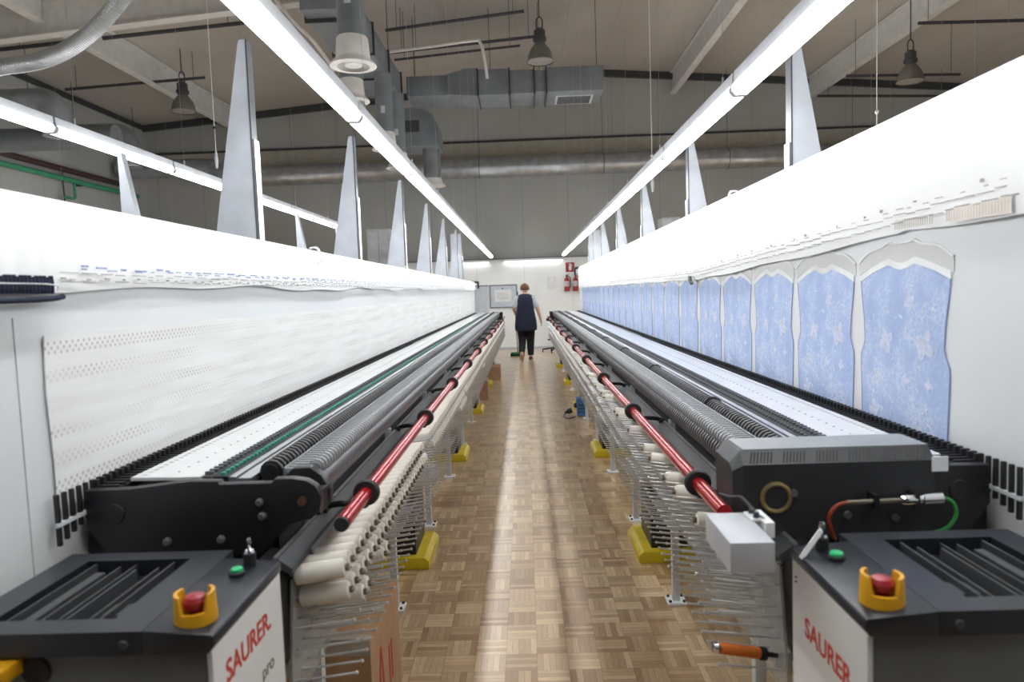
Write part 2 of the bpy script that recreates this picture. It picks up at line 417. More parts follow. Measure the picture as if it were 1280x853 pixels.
# ------------------------------------------------------------------ embroidery machines
PITCH = .027
def ribbed(a, b, y0, y1, cx, cz, r0, r1, seg=12, pitch=PITCH):
    n = int((y1-y0)/pitch); prof = []; L = y1-y0
    for i in range(n):
        t = i*pitch
        for (dt, r) in ((.0,r0),(.28,r0),(.36,r1),(.80,r1),(.92,r0)): prof.append(((t+dt*pitch)/L, r))
    return MB().lathe((cx,y0,cz),(cx,y1,cz), prof, seg)
LEGS = [2.0+1.165*k for k in range(11)]
RINGS = [1.90+1.155*k for k in range(11)]
BASES = [3.62+2.36*k for k in range(5)]
UPR = [3.09, 4.97, 6.90, 8.74, 10.54]

def make_machine(s, y1, label):
    side = 'left' if s < 0 else 'right'
    y0 = 1.77
    root = thing('embroidery_machine', label, 'embroidery machine', (s*.85, 8.0, 0))
    X = lambda x: s*x
    def px(m, pts, ya, yb, mi=0): return m.prism([(s*a, b) for a, b in pts], 'y', ya, yb, mi)
    # bed
    px(MB(), [(.665,.48),(1.08,.48),(1.08,.98),(1.03,1.0),(.665,.985)], y0, y1).build('bed_beam', M_charc, root)
    # needle comb along the cloth
    m = MB(); cy0 = 1.68
    m.box(X(1.035), X(1.10), cy0+.02, y1, .985, 1.012)
    n = int((y1-cy0)/PITCH)
    for i in range(n):
        y = cy0+.02+i*PITCH
        m.box(X(1.09), X(1.110), y, y+.011, .985, 1.034)
        if y < 6.5: m.box(X(1.038), X(1.088), y+.002, y+.010, 1.012, 1.019)
    m.build('needle_comb', M_black, root)
    for k in range(5):   # comb blades standing free beyond the bar at the near end
        yb_ = cy0+.02-.027*(k+1)
        MB().box(X(1.101), X(1.110), yb_, yb_+.009, .945-.008*k, 1.034).build('comb_blade', M_black, root)
    MB().box(X(1.100), X(1.107), cy0-.12, cy0+.02, .958, .968).build('blade_bar', M_lgrey, root)
    # white table plate with a row of slots
    m = MB(); px(m, [(.852,1.012),(1.034,1.016),(1.034,1.024),(.852,1.021)], y0-.02, y1)
    for i in range(int((min(y1,7)-y0)/PITCH)):
        y = y0+.005+i*PITCH
        m.box(X(1.004), X(1.016), y, y+.004, 1.02, 1.0246, 1)
        if i % 2: m.box(X(.93), X(.936), y, y+.003, 1.02, 1.0236, 1)
    m.build('table_plate', [M_table, M_mgrey], root)
    # toothed strip, coloured strip, rails
    m = MB(); m.box(X(.825), X(.851), y0-.01, y1, 1.0, 1.020)
    for i in range(int((y1-y0)/PITCH)):
        y = y0+i*PITCH; m.box(X(.827), X(.849), y, y+.010, 1.02, 1.029)
    m.build('toothed_strip', M_dgrey, root)
    m = MB(); m.box(X(.785), X(.824), y0-.01, y1, 1.0, 1.018); m.build('shuttle_rail', M_black, root)
    m = MB()
    for i in range(int((y1-y0)/PITCH)):
        y = y0+i*PITCH; m.box(X(.797), X(.808), y, y+(.015 if s < 0 else .008), 1.018, 1.025)
    m.build('shuttle_guides', M_green if s < 0 else M_dgrey, root)
    m = MB(); m.box(X(.765), X(.784), y0-.01, y1, 1.0, 1.016).box(X(.725), X(.760), y0-.01, y1, .995, 1.012)
    m.build('thread_rail', M_alu, root)
    # rollers
    ribbed(0,0, y0+.03, y1, X(.690), 1.014, .022, .031).build('ribbed_roller', M_black, root, True, flat_angle=30)
    if s > 0:
        for k in range(9):
            MB().torus((X(.690), 2.6+1.15*k, 1.014), (0,1,0), .033, .005, 14, 6).build('roller_collar', M_rubber, root, True)
    m = MB(); m.box(X(.598), X(.652), y0+.04, y1, .995, 1.012)
    for i in range(int((y1-y0-.05)/PITCH)):
        y = y0+.045+i*PITCH; px(m, [(.598,1.012),(.652,1.012),(.652,1.020),(.598,1.020)], y, y+.013)
    m.build('ribbed_cover', M_mgrey, root)
    MB().box(X(.6525), X(.657), y0+.04, y1, .995, 1.024).build('cover_edge', M_alu, root)
    ribbed(0,0, y0+.05, y1, X(.576), 1.018, .016, .0215).build('thread_roller', M_mgrey, root, True, flat_angle=30)
    if s < 0: MB().cyl((X(.602), y0+.07, .960), (X(.602), y1, .960), .040, seg=24).build('smooth_roller', M_dkroll, root, True)
    else: ribbed(0,0, y0+.07, y1, X(.602), .960, .035, .040, 14).build('lower_roller', M_dkroll, root, True, flat_angle=30)
    # front rail, dark channel and sloping plate
    ye = 1.56
    px(MB(), [(0.598,0.860),(0.606,0.864),(0.602,0.876),(0.594,0.872)], ye, y1).build('front_rail', M_alu, root)
    px(MB(), [(0.563,0.832),(0.599,0.854),(0.592,0.871),(0.558,0.846)], ye, y1).build('dark_channel', M_charc, root)
    px(MB(), [(.553,.826),(.561,.823),(.570,.838),(.560,.848)], 1.70, y1).build('front_plate', M_mgrey, root)
    # red start bar with grommets and hooked brackets
    bar = MB().cyl((X(.46), 1.64, .925), (X(.46), y1-.1, .925), .0185, seg=20).build('start_bar', M_red, root, True)
    for y in RINGS:
        if y > y1-.3: break
        MB().lathe((X(.46), y-.013, .925), (X(.46), y+.013, .925), [(0,.019),(.02,.034),(.3,.037),(.7,.037),(.98,.034),(1,.019)], 20).build('grommet', M_rubber, bar, True)
        MB().tube([(X(.462), y, .893),(X(.47), y+.01, .885),(X(.488), y+.02, .888),(X(.53), y+.03, .886),(X(.575), y+.035, .880),(X(.598), y+.036, .868)], .009, 8).box(X(.578), X(.604), y+.012, y+.058, .864, .878).build('bar_bracket', M_rubber, root, True)
    if s < 0: MB().cyl((X(.46), 1.628, .925), (X(.46), 1.641, .925), .0178, seg=16).build('bar_end_plug', M_rubber, bar, True)
    # creel board with rows of thread pegs
    yc0 = 1.60
    px(MB(), [(.574,.805),(.580,.805),(.600,.480),(.594,.480)], yc0, y1-.25).build('creel_board', M_creel, root)
    MB().box(X(.600), X(.625), yc0+.1, y1-.2, .785, .825).build('creel_top_rail', M_mgrey, root)
    MB().box(X(.600), X(.640), yc0+.1, y1-.25, .50, .54).build('creel_lower_rail', M_lgrey, root)
    rest = MB(); cnt = 0; P = []
    for k in range(5):
        i = 0
        while True:
            y = yc0+.02 + i*.054 + (.027 if k % 2 else 0)
            if y > y1-.35: break
            P.append((y, k)); i += 1
    P.sort()
    for (y, k) in P:
        a, b = peg(s, y, k)
        if cnt < 100:
            mm = MB(); mm.cyl(a, b, .0028, seg=6); mm.ball(b, .005, u=6, v=4); mm.build('peg', M_pin, root, True)
        else:
            rest.cyl(a, b, .0028, seg=4 if y > 4 else 6)
            if y < 4.5: rest.ball(b, .005, u=5, v=4)
        cnt += 1
    tag(rest.build('peg_rows', M_pin, root, True), kind='stuff')
    # legs with bolted foot plates
    for y in LEGS:
        if y > y1-.3: break
        lg = MB().box(X(.640), X(.672), y-.018, y+.018, .012, .86).box(X(.60), X(.64), y-.012, y+.012, .62, .65).build('leg', M_lgrey, root, bevel=.002)
        fp = MB().box(X(.612), X(.70), y-.045, y+.045, 0, .012)
        fp.build('foot_plate', M_white, lg, bevel=.003)
        for dx, dy in ((.625,-.03),(.688,.03),(.688,-.03),(.625,.03)):
            if y < 5: MB().cyl((X(dx), y+dy, .012), (X(dx), y+dy, .02), .007, seg=6).build('bolt', M_charc, lg)
    # black posts on yellow floor pads
    for y in BASES:
        if y > y1-.5: break
        px(MB(), [(.56,0),(.92,0),(.92,.065),(.585,.065),(.56,.045)], y, y+.42).build('floor_pad', M_yellow, root, bevel=.008)
        MB().box(X(.635), X(.90), y+.05, y+.37, .065, .49).build('post', M_black, root, bevel=.004)
    MB().box(X(1.0), X(1.10), 2.3, y1-.3, 0, .07).build('floor_beam', M_yellow, root, bevel=.006)
    for y in (2.6, y1-1.0): MB().box(X(1.01), X(1.09), y-.1, y+.1, .07, .5).build('post', M_black, root)
    # tapered uprights that carry the cloth frame
    for k, y in enumerate(UPR + [(y1-2.1)/1.055, (y1-1.2)/1.055]):
        zt = 2.655 if s < 0 else 2.57; y *= 1.055
        wide = k >= len(UPR)+1
        if wide: pts = [(1.235,.5),(1.47,.5),(1.45,zt),(1.235,zt)]
        else: pts = [(1.235,.5),(1.65,.5),(1.268,zt-.015),(1.260,zt),(1.235,zt)]
        u = px(MB(), pts, y-.03, y+.03).build('upright', mat('upright_grey_blue_paint', (.60,.63,.68), .45), root)
        MB().box(X(1.227), X(1.234), y-.032, y+.032, .5, zt).build('guide_rail', M_dgrey, u)
        MB().box(X(1.218), X(1.227), y-.03, y+.03, 1.3, 2.21 if s < 0 else 2.10).build('guide_block', M_alu, u)
    MB().box(X(1.24), X(1.62), 2.4, y1-.5, .42, .498).build('rear_beam', M_dgrey, root)
    for y in (2.5, y1-.7): MB().box(X(1.30), X(1.55), y-.08, y+.08, 0, .42).build('post', M_black, root)
    # near end plate, cast shape
    plate = [(1.104,0.923),(1.102,1.016),(0.989,1.017),(0.839,1.032),(0.768,1.030),(0.766,1.022),(0.637,1.022),(0.629,1.032),(0.586,1.032),(0.552,1.026),(0.528,1.011),(0.516,0.982),(0.521,0.952),(0.542,0.930),(0.595,0.918),(0.672,0.846),(1.046,0.846)]  # outline and bolts shrunk about the camera, nearer along the line of sight
    ep = px(MB(), plate, 1.665, 1.695).build('end_plate', M_black, root, bevel=.003)
    MB().lathe((X(1.030), 1.665, .956), (X(1.030), 1.661, .956), [(0,.026),(1,.024)], 20).build('bore_cover', M_rubber, ep, True)
    for (a, b) in ((0.902,0.884),(0.768,0.886),(0.667,0.976),(0.662,0.942)):
        MB().lathe((X(a), 1.666, b), (X(a), 1.653, b), [(0,.010),(.7,.010),(1,.006)], 10).build('bolt', M_dgrey, ep, True)
    if s < 0:
        MB().cyl((X(.562), 1.666, .976), (X(.562), 1.656, .976), .011, seg=12).build('pivot_bolt', mat('copper_bolt', (.20,.10,.07), .4, .6), ep, True)
    if s < 0:
        px(MB(), [(.66,.995),(.62,1.03),(.575,1.032),(.545,1.01),(.525,.97),(.53,.93),(.56,.91),(.62,.92)], 1.772, 1.81).build('roller_bracket', M_black, root, bevel=.004)
    px(MB(), [(.53,.93),(1.10,.90),(1.10,.985),(.53,.985)], 1.695, 1.79).build('side_casting', M_black, root)
    # lower dark guard between end plate and bed
    px(MB(), [(.66,.60),(1.07,.60),(1.118,.78),(1.118,.935),(1.05,.92),(.66,.90)], 1.70, 1.72).build('end_guard', M_black, root)
    px(MB(), [(.61,.60),(.68,.60),(.69,.81),(.65,.86),(.60,.85),(.585,.80)], 1.56, 1.68).build('end_housing', M_black, root, bevel=.012)
    # far end block
    px(MB(), [(.50,.86),(.66,.86),(.66,1.03),(.50,1.03)], y1, y1+.06).box(X(.66), X(1.15), y1, y1+.05, .8, 1.02).build('far_end_plate', M_black, root)
    return root

def peg(s, y, k):
    zt = .825 - .066*k
    return Vector((s*.594, y, zt-.020)), Vector((s*.438, y, zt))

YL, YRt = 15.2, 14.5
machL = make_machine(-1, YL, 'long embroidery machine on the left of the aisle with a green guide strip')
machR = make_machine(1, YRt, 'long embroidery machine on the right of the aisle with black ribbed rollers')

# extra kit on the right machine: vented motor cover, ring, pneumatic cylinder, hoses
def right_kit(root):
    x0, x1, ya, yb, z0, z1 = .484, .956, 1.64, 1.70, .856, 1.066  # cover, ring, cylinder and hoses scaled about the camera to a nearer depth
    m = MB()
    pf = [(ya,z0),(yb+.10,z0),(yb+.10,z1),(ya+.03,z1),(ya,z1-.028)]
    m.prism(pf, 'x', x0+.022, x1)
    # left end with cut corner
    v = m.bm.verts
    A = [v.new((x0+.022, y, z)) for y, z in pf]
    B = [v.new((x0, ya+.015, z0)), v.new((x0, yb+.10, z0)), v.new((x0, yb+.10, z1-.03)), v.new((x0, ya+.04, z1-.03)), v.new((x0, ya+.015, z1-.045))]
    for i in range(5): m._f([A[i], A[(i+1)%5], B[(i+1)%5], B[i]])
    m._f(B)
    cv = m.build('motor_cover', mat('satin_black_cover', (.024,.025,.027), .45), root)
    MB().box(x0+.03, x1, ya+.031, yb+.095, z1, z1+.003).build('cover_top', M_mgrey, cv)
    m = MB()
    for g in range(6):
        for i in range(7):
            x = x0+.04+g*.078+i*.008
            if x < x1-.02: m.bar((x, ya+.004, z1-.0245), (x+.010, ya+.025, z1-.0045), .004, .002)
    m.build('vent_slots', M_rubber, cv)
    MB().torus((0.582, ya-.002, 0.958), (0,1,0), .033, .006, 28, 8).build('cable_ring', M_brass, cv, True)
    MB().cyl((0.582, ya, 0.958), (0.582, ya-.003, 0.958), .03, seg=24).build('ring_centre', M_rubber, cv)
    for a, b in ((0.623,0.969),(0.750,0.912),(0.862,0.903)):
        MB().cyl((a, ya, b), (a, ya-.008, b), .009, seg=10).build('bolt', M_dgrey, cv)
    MB().box(.948, .985, ya-.004, ya, z1-.055, z1-.02).build('label_tab', M_paper, cv)
    c = MB().cyl((0.736, ya-.028, 0.9500), (0.890, ya-.028, 0.9528), .006, seg=12).build('air_cylinder', mat('dull_brass_rod', (.22,.20,.15), .35, .7), cv, True)
    MB().lathe((0.860, ya-.028, 0.9523), (0.961, ya-.028, 0.9546), [(0,.010),(.1,.013),(.35,.013),(.36,.010),(.5,.010),(.51,.013),(.95,.013),(1,.009)], 14).build('cylinder_body', M_chrome, c, True)
    for q in (.797, .890): MB().box(q, q+.01, ya-.04, ya, .935, .968).build('cylinder_clamp', M_black, c)
    MB().tube([(0.736, ya-.028, 0.9500),(0.712, ya-.03, 0.9434),(0.694, ya-.03, 0.9172),(0.703, ya-.025, 0.8797),(0.717, ya-.01, 0.8563)], .0045, 8).build('red_hose', M_hoser, cv, True)
    MB().tube([(0.961, ya-.028, 0.9546),(0.979, ya-.03, 0.9453),(0.989, ya-.03, 0.9172),(0.975, ya-.025, 0.8844),(0.951, ya-.01, 0.8656)], .0045, 8).build('green_hose', M_hoseg, cv, True)
right_kit(machR)
# grey junction box mounted on the right front rail
jb = thing('junction_box', 'pale grey rectangular box mounted at the near end of the right red bar', 'box', (.43, 1.44, .897))
MB().box(.389, .478, 1.352, 1.54, .896, .958).build('box_body', mat('grey_box_enamel', (.46,.47,.50), .4), jb, bevel=.003)
MB().box(.470, .500, 1.475, 1.53, .958, .963).box(.492, .512, 1.45, 1.54, .93, .963).build('mounting_bracket', M_white, jb, bevel=.001)
for y in (1.487, 1.518): MB().lathe((.485, y, .963), (.485, y, .975), [(0,.007),(1,.006)], 8).build('bolt', mat('blue_black_bolt', (.02,.025,.06), .4), jb, True)
MB().tube([(.485,1.502,.972),(.476,1.56,.985),(.462,1.60,.975),(.455,1.66,.965)], .004, 6).build('cable', M_rubber, jb, True)
# orange thread spool at the end of the right creel
os_ = thing('thread_spool', 'orange thread spool at the near lower corner of the right creel', 'thread spool', (.50, 1.63, .56))
a = Vector((.440,1.625,.598)); b = Vector((.540,1.64,.574))
MB().lathe(a, b, [(0,.010),(.02,.0135),(.98,.0135),(1,.010)], 16).build('thread', M_orange, os_, True)
d = (b-a).normalized()
MB().lathe(a-d*.022, a-d*.001, [(0,.004),(.15,.013),(.6,.015),(.65,.009),(1,.008)], 16).build('chrome_knob', M_chrome, os_, True)
MB().lathe(b+d*.001, b+d*.046, [(0,.016),(.3,.016),(.32,.006),(1,.006)], 14).build('spool_holder', M_rubber, os_, True)

# ------------------------------------------------------------------ thread spools
def spool_proto(s, detailed=True):
    a, b = peg(s, 0, 0); d = (b-a).normalized(); p0 = a + d*.022; p1 = b - d*.014; mid = (p0+p1)/2
    p0 -= mid; p1 -= mid
    if detailed:
        r = thing('thread_spool', '', 'thread spool', (0,0,0))
        MB().lathe(p0, p1, [(0,.019),(.03,.0245),(.93,.0235),(.985,.020),(1,.012)], 14).build('thread', M_thread, r, True)
        dd = (p1-p0).normalized()
        MB().lathe(p1, p1+dd*.008, [(0,.0085),(1,.0085)], 10).build('core', M_core, r, True)
        return r, mid
    o = MB().lathe(p0, p1, [(0,.019),(.03,.0245),(.93,.0235),(.985,.020),(1,.010)], 10).build('thread_spool', M_thread, None, True)
    o['category'] = 'thread spool'
    return o, mid
rowsL = []
y = 1.62
gapsL = lambda y, k: (k == 1 and (3.05 < y < 3.22 or 4.9 < y < 5.0)) or (k == 0 and 2.95 < y < 3.08)
for k in range(3):
    i = 0
    while True:
        y = 1.62 + i*.054 + (.027 if k % 2 else 0); i += 1
        if y > YL-.4: break
        if gapsL(y, k): continue
        if k == 2 and not (1.78 < y < 1.87 or 2.04 < y < 2.12 or 4.6 < y < 5.1 or 7.2 < y < 7.5): continue
        rowsL.append((y, k))
rowsL.sort()
# right spools: positions read off the photograph
RIGHT_TIPS = [(868,672),(842,634),(829.7,613),(811.6,580),(805,574),(785,544),(771.6,520),(768,515),(755,502),(751.5,496),(745,487),(736,483),(734.7,471),(727.6,462),(720,453.5)]
ratY = []
for (a_, b_) in RIGHT_TIPS:
    dd = _R @ Vector(((a_-640)/FPX, (426.5-b_)/FPX, -1)); t = .45/dd.x; ratY.append(t*dd.y)
def snap(y): return 1.62 + round((y-1.62)/.054)*.054
rightY = sorted(set(round(snap(y),4) for y in ratY))
rightY += [round(snap(6.0+.23*i+.05*((i*7)%3)),4) for i in range(24)]
rightY = sorted(set(y for y in rightY if y < YRt-.6))
N_IND = 300 - len(rightY) - 1
LROW = ['cream thread spool in the packed upper row of the left creel', 'cream thread spool in the second row of the left creel', 'cream thread spool in the sparse third row of the left creel']
protoD, midL = spool_proto(-1, True); protoS, _ = spool_proto(-1, False)
usedD = usedS = False
stuff = MB()
for n, (y, k) in enumerate(rowsL):
    a, b = peg(-1, y, k); a0, _b = peg(-1, 0, 0); loc = midL + Vector((0, y, -.066*k))
    if n < 50:
        if not usedD: o = protoD; o.location = loc; usedD = True
        else: o = dup(protoD, loc)
    elif n < N_IND:
        if not usedS: o = protoS; o.location = loc; usedS = True
        else: o = protoS.copy(); COL.objects.link(o); o.location = loc
    else:
        d = (b-a).normalized(); p0 = a+d*.022; p1 = b-d*.014
        stuff.lathe(p0, p1, [(0,.02),(.03,.0245),(.95,.0225),(1,.010)], 7); continue
    o['label'] = LROW[k]; o['group'] = ['upper row of spools on the left creel','second row of spools on the left creel','third row of spools on the left creel'][k]
tag(stuff.build('thread_spools', M_thread, None, True), 'far run of cream thread spools towards the far end of the left creel', 'thread spools', 'spools at the far end of the left creel', 'stuff')
pR, midR = spool_proto(1, True); pRs, _ = spool_proto(1, False); u1 = u2 = False
for n, y in enumerate(rightY):
    loc = midR + Vector((0, y, 0))
    if n < 14:
        if not u1: o = pR; o.location = loc; u1 = True
        else: o = dup(pR, loc)
    else:
        if not u2: o = pRs; o.location = loc; u2 = True
        else: o = pRs.copy(); COL.objects.link(o); o.location = loc
    nm = 'cream thread spool on the right creel, %s from the grey junction box' % ORD[n] if n else 'cream thread spool half hidden behind the grey junction box on the right creel'
    o['label'] = nm; o['group'] = 'spools scattered along the right creel'

# ------------------------------------------------------------------ control cabinets
def text_mesh(name, body, size, mtl, parent, M, bold=0.0):
    cu = bpy.data.curves.new(name, 'FONT'); cu.body = body; cu.size = size; cu.offset = bold; cu.extrude = .0006; cu.resolution_u = 3
    tmp = bpy.data.objects.new(name, cu); COL.objects.link(tmp)
    dg = bpy.context.evaluated_depsgraph_get(); me = bpy.data.meshes.new_from_object(tmp.evaluated_get(dg))
    bpy.data.objects.remove(tmp); bpy.data.curves.remove(cu)
    me.transform(M)
    if parent: me.transform(Matrix.Translation(-wl(parent)))
    me.materials.clear(); me.materials.append(mtl); me.name = name
    o = bpy.data.objects.new(name, me); COL.objects.link(o)
    if parent: o.parent = parent
    return o
def text_w(o):
    xs = [v.co for v in o.data.vertices]; return xs

def cabinet(s, label):
    X = lambda x: s*x
    r = thing('control_cabinet', label, 'control cabinet', (s*.78, 1.32, 0))
    MB().box(X(.566), X(1.01), 1.145, 1.48, .02, .876).build('cabinet_body', M_cabinet, r, bevel=.004)
    MB().box(X(.556), X(.566), 1.142, 1.472, .02, .878).build('side_panel', mat('warm_white_panel', (.70,.69,.67), .45, 0, .03), r, bevel=.002)
    MB().box(X(.575), X(1.0), 1.15, 1.475, 0, .02).build('plinth', M_black, r)
    # lid: flat inner part with a sunk grille, aisle strip sloping down slightly
    m = MB(); xa, xb, ya, yb, z1, z0 = .545, 1.03, 1.128, 1.50, .918, .876
    rx0, rx1, ry0, ry1 = .742, .965, 1.178, 1.455
    def fr(m, x0, x1, y0, y1): m.box(X(x0), X(x1), y0, y1, z0, z1)
    fr(m, .668, rx0, ya, yb); fr(m, rx1, xb, ya, yb); fr(m, rx0, rx1, ya, ry0); fr(m, rx0, rx1, ry1, yb)
    m.box(X(rx0), X(rx1), ry0, ry1, z0, z0+.006)
    lid = m.build('lid', M_lid, r)
    m = MB(); m.prism([(X(.668),z0),(X(.668),z1),(X(xa+.004),z1-.010),(X(xa),z1-.016),(X(xa),z1-.030),(X(xa+.01),z0)], 'y', ya, 1.455)
    m.build('lid_edge_strip', M_lid, lid, bevel=.002)
    m = MB()
    for i, x in enumerate((.775,.80,.838,.858,.882,.905,.945)):
        w = .004 if i not in (5,) else .02
        m.box(X(x), X(x+w), ry0+.004, ry1-.02*(i%3), z0+.006, z1-.006-(.004 if i%2 else 0))
    m.box(X(rx0+.004), X(rx0+.06), ry0+.05, ry0+.10, z0+.006, z1-.018)
    m.build('grille', M_charc, lid)
    MB().lathe((X(.70), ya, .895), (X(.70), ya-.004, .895), [(0,.009),(1,.007)], 12).build('lock', M_charc, lid, True)
    # emergency stop: open guard collar and red mushroom
    cx, cy, cz = X(.600), 1.182, z1-.006
    g = MB(); N = 40
    prof = []
    for i in range(N):
        t = 2*PI*i/N; deg = math.degrees(t) % 360
        op = any(abs((deg-c+180) % 360-180) < 40 for c in (90 - s*20, 270 - s*20))
        h = .020 if op else .05
        ro = .034; ri = .028; c_, s_ = math.cos(t), math.sin(t)
        prof.append([(cx+c_*ro*1.08, cy+s_*ro*1.08, cz-.002), (cx+c_*ro, cy+s_*ro, cz+h), (cx+c_*ri, cy+s_*ri, cz+h), (cx+c_*ri, cy+s_*ri, cz-.002)])
    g.rings(prof, True)
    es = g.build('emergency_stop', M_orangey, r, True, flat_angle=50)
    MB().lathe((cx, cy, cz), (cx, cy, cz+.046), [(0,.012),(.45,.012),(.5,.019),(.75,.0205),(.93,.016),(1,.006)], 20).build('stop_button', M_redbtn, es, True)
    # green push button
    gx = X(.606); gy = 1.372
    gb = MB().lathe((gx, gy, z1-.006), (gx, gy, z1+.003), [(0,.0165),(.8,.0165),(1,.014)], 20).build('start_button', M_rubber, r, True)
    MB().lathe((gx, gy, z1+.003), (gx, gy, z1+.010), [(0,.0125),(.7,.0125),(1,.010)], 20).build('button_cap', M_grnbtn, gb, True)
    # key switch
    kx = X(.600); ky = 1.425
    k = MB().lathe((kx, ky, z1-.006), (kx, ky, z1+.022), [(0,.013),(.9,.013),(1,.011)], 16).build('key_switch', M_rubber, r, True)
    MB().lathe((kx, ky, z1+.022), (kx, ky, z1+.027), [(0,.011),(1,.009)], 14).build('switch_ring', M_chrome, k, True)
    if s < 0: MB().box(kx-.002, kx+.002, ky-.003, ky+.003, z1+.027, z1+.035).ball((kx, ky, z1+.044), .005, .002, .009).build('key', M_chrome, k, True)
    else:
        MB().box(kx-.002, kx+.002, ky-.003, ky+.003, z1+.027, z1+.035).ball((kx, ky, z1+.044), .007, .002, .010).build('key', M_chrome, k, True)
        MB().bar((kx-.004, ky-.004, z1+.036), (X(.545), 1.395, z1-.012), .010, .003, up=(.3,-1,.4)).build('key_tag', M_paper, k)
    return r
cabL = cabinet(-1, 'control cabinet with white lettered side at the near left, key without a tag')
cabR = cabinet(1, 'control cabinet with white lettered side at the near right, tagged key on top')
def basis(xax, zax, loc):
    x = Vector(xax); z = Vector(zax); y = z.cross(x)
    return Matrix.Translation(loc) @ Matrix((x,y,z)).transposed().to_4x4()
# left side reads away from the camera, right side reads towards it
text_mesh('lettering', 'SAURER.', .058, M_letter, cabL, basis((0,1,0),(1,0,0),(-.5556,1.188,.787)), .0010)
text_mesh('lettering', 'pro', .045, M_lettgr, cabL, basis((0,1,0),(1,0,0),(-.5556,1.345,.700)), .0)
text_mesh('lettering', 'SAURER.', .058, M_letter, cabR, basis((0,-1,0),(-1,0,0),(.5556,1.405,.740)), .0010)
MB().box(-.93, -.885, 1.09, 1.142, .845, .872).box(-.93, -.885, 1.09, 1.105, .80, .845).build('door_handle', M_orangey, cabL, bevel=.004)
MB().lathe((-.865,1.145,.845), (-.865,1.139,.845), [(0,.026),(1,.024)], 18).build('handle_disc', M_rubber, cabL, True)
for z in (.845, .835): MB().cyl((.5565,1.448,z), (.553,1.448,z-.0), .0025, seg=8).build('screw', M_charc, cabR)

# ------------------------------------------------------------------ cloth on the frames
def lerp(a, b, t): return a + (b-a)*max(0, min(1, t))
def cloth_frame(s, y0, y1, ztop_a, ztop_b, hem, label, deco):
    X = lambda x: s*x
    r = thing('stretched_cloth', label, 'cloth', (s*1.14, 8.0, .5))
    MB().box(X(1.126), X(1.138), y0, y1, .56, min(ztop_a, ztop_b)-.06).build('backing_panel', M_back, r)
    zt = lambda y: lerp(ztop_a, ztop_b, (y-1.4)/13)
    prof = 10
    def f(u, v):
        y = y0 + (y1-y0)*u*u; z1 = zt(y); z0 = hem(y)
        rr = .045
        if v < .45:                                   # over the roll
            t = v/.45*PI*.95; c = (1.106+rr, z1-rr)
            return Vector((X(c[0]+rr*math.cos(t)), y, c[1]+rr*math.sin(t)*1.0))
        t = (v-.45)/.55; zs = z1-rr+rr*math.sin(PI*.95)
        z = zs + (z0-zs)*t
        x = 1.106 - .003*math.sin(y*5.3)*t - .004*math.sin(y*1.7+1)*t
        if s < 0 and y < 1.66: x -= .0045*math.sin(y*95)*min(1, (1.66-y)*9)*min(1, t*2)
        return Vector((X(x), y, z))
    om = MB().grid(f, 320, 22, (X(.003), 0, 0)); deco(om); om.build('overlay_cloth', [M_cloth, M_marks, M_bmarks, mat('pale_brown_marks', (.52,.47,.42), .9), mat('cream_patch_cloth', (.72,.66,.60), .9)], r, True, flat_angle=80)
    MB().cyl((X(1.152), y0, ztop_a-.046), (X(1.152), y1, ztop_b-.046), .040, seg=20).build('cloth_roll', M_cloth, r, True)
    MB().bar((X(1.198), y0, ztop_a-.006), (X(1.198), y1, ztop_b-.006), .03, .03).build('top_rail', M_lgrey, r)
    m = MB(); y = 1.2
    return r
hemL = lambda y: 1.515 + .008*math.sin(y*2.9) + .006*math.sin(y*7.1) + .012*min(1, y/10)
def hemR(y): return (1.605 if y < 2.1 else lerp(1.598, 1.505, (y-2.1)/2.3)) + .005*math.sin(y*6.3)
# stitched sample marks along the hems, worked into the cloth
def marks(m, s, rows, y0, y1, mi, base, seed):
    rnd = random.Random(seed)
    for (dz, ln, gap, th) in rows:
        y = y0
        while y < y1:
            L = ln*(.4+rnd.random()); z = base(y) + dz + rnd.uniform(-.003,.003)
            m.box(s*1.1005, s*1.0985, y, y+L, z, z+th*(.6+.8*rnd.random()), mi)
            y += L + gap*(.3+rnd.random())
def lineR(y): return lerp(1.672, 1.545, (y-1.55)/3.0)
def decoL(m):
    b = lambda y: 1.512+.001*y
    marks(m, -1, [(.052,.05,.06,.004),(.046,.03,.08,.003)], 1.72, 12.5, 2, b, 1)
    marks(m, -1, [(.036,.05,.03,.002),(.024,.02,.05,.003),(.018,.06,.03,.002)], 1.64, 13, 1, b, 2)
def decoR(m):
    marks(m, 1, [(.0,.06,.006,.0025),(.016,.03,.07,.002)], 1.62, 9, 1, lineR, 3)
    marks(m, 1, [(-.022,.05,.008,.0025)], 1.58, 5.5, 1, lineR, 4)
    marks(m, 1, [(.024,.012,.22,.007)], 1.70, 4.0, 1, lineR, 5)
    rnd = random.Random(9)
    for i in range(46):
        y = 1.60+i*.011
        if 22 < i < 28: continue
        m.box(1.1005, 1.0985, y, y+.0012+.001*rnd.random(), 1.612, 1.640, 3)
    m.box(1.1005, 1.099, 1.60, 1.83, 1.607, 1.645, 4)
frL = cloth_frame(-1, .6, 15.6, 1.735, 1.715, hemL, 'long white cloth stretched on a frame above the left machine, lace below', decoL)
frR = cloth_frame(1, .6, 14.3, 1.962, 1.925, hemR, 'tall white cloth stretched on a frame above the right machine, blue panels below', decoR)
# eyelet lace on the left
MB().grid(lambda u, v: Vector((-1.119+.0015*math.sin(u*40), 1.59+.004*math.sin(v*7)+12.8*u, .99+.415*v)), 40, 6, (-.003,0,0)).build('lace_cloth', M_lace, frL, True)
MB().box(-1.1262, -1.1245, 1.505, 1.507, .56, 1.45).build('panel_seam', mat('grey_seam', (.42,.43,.43), .6), frL)
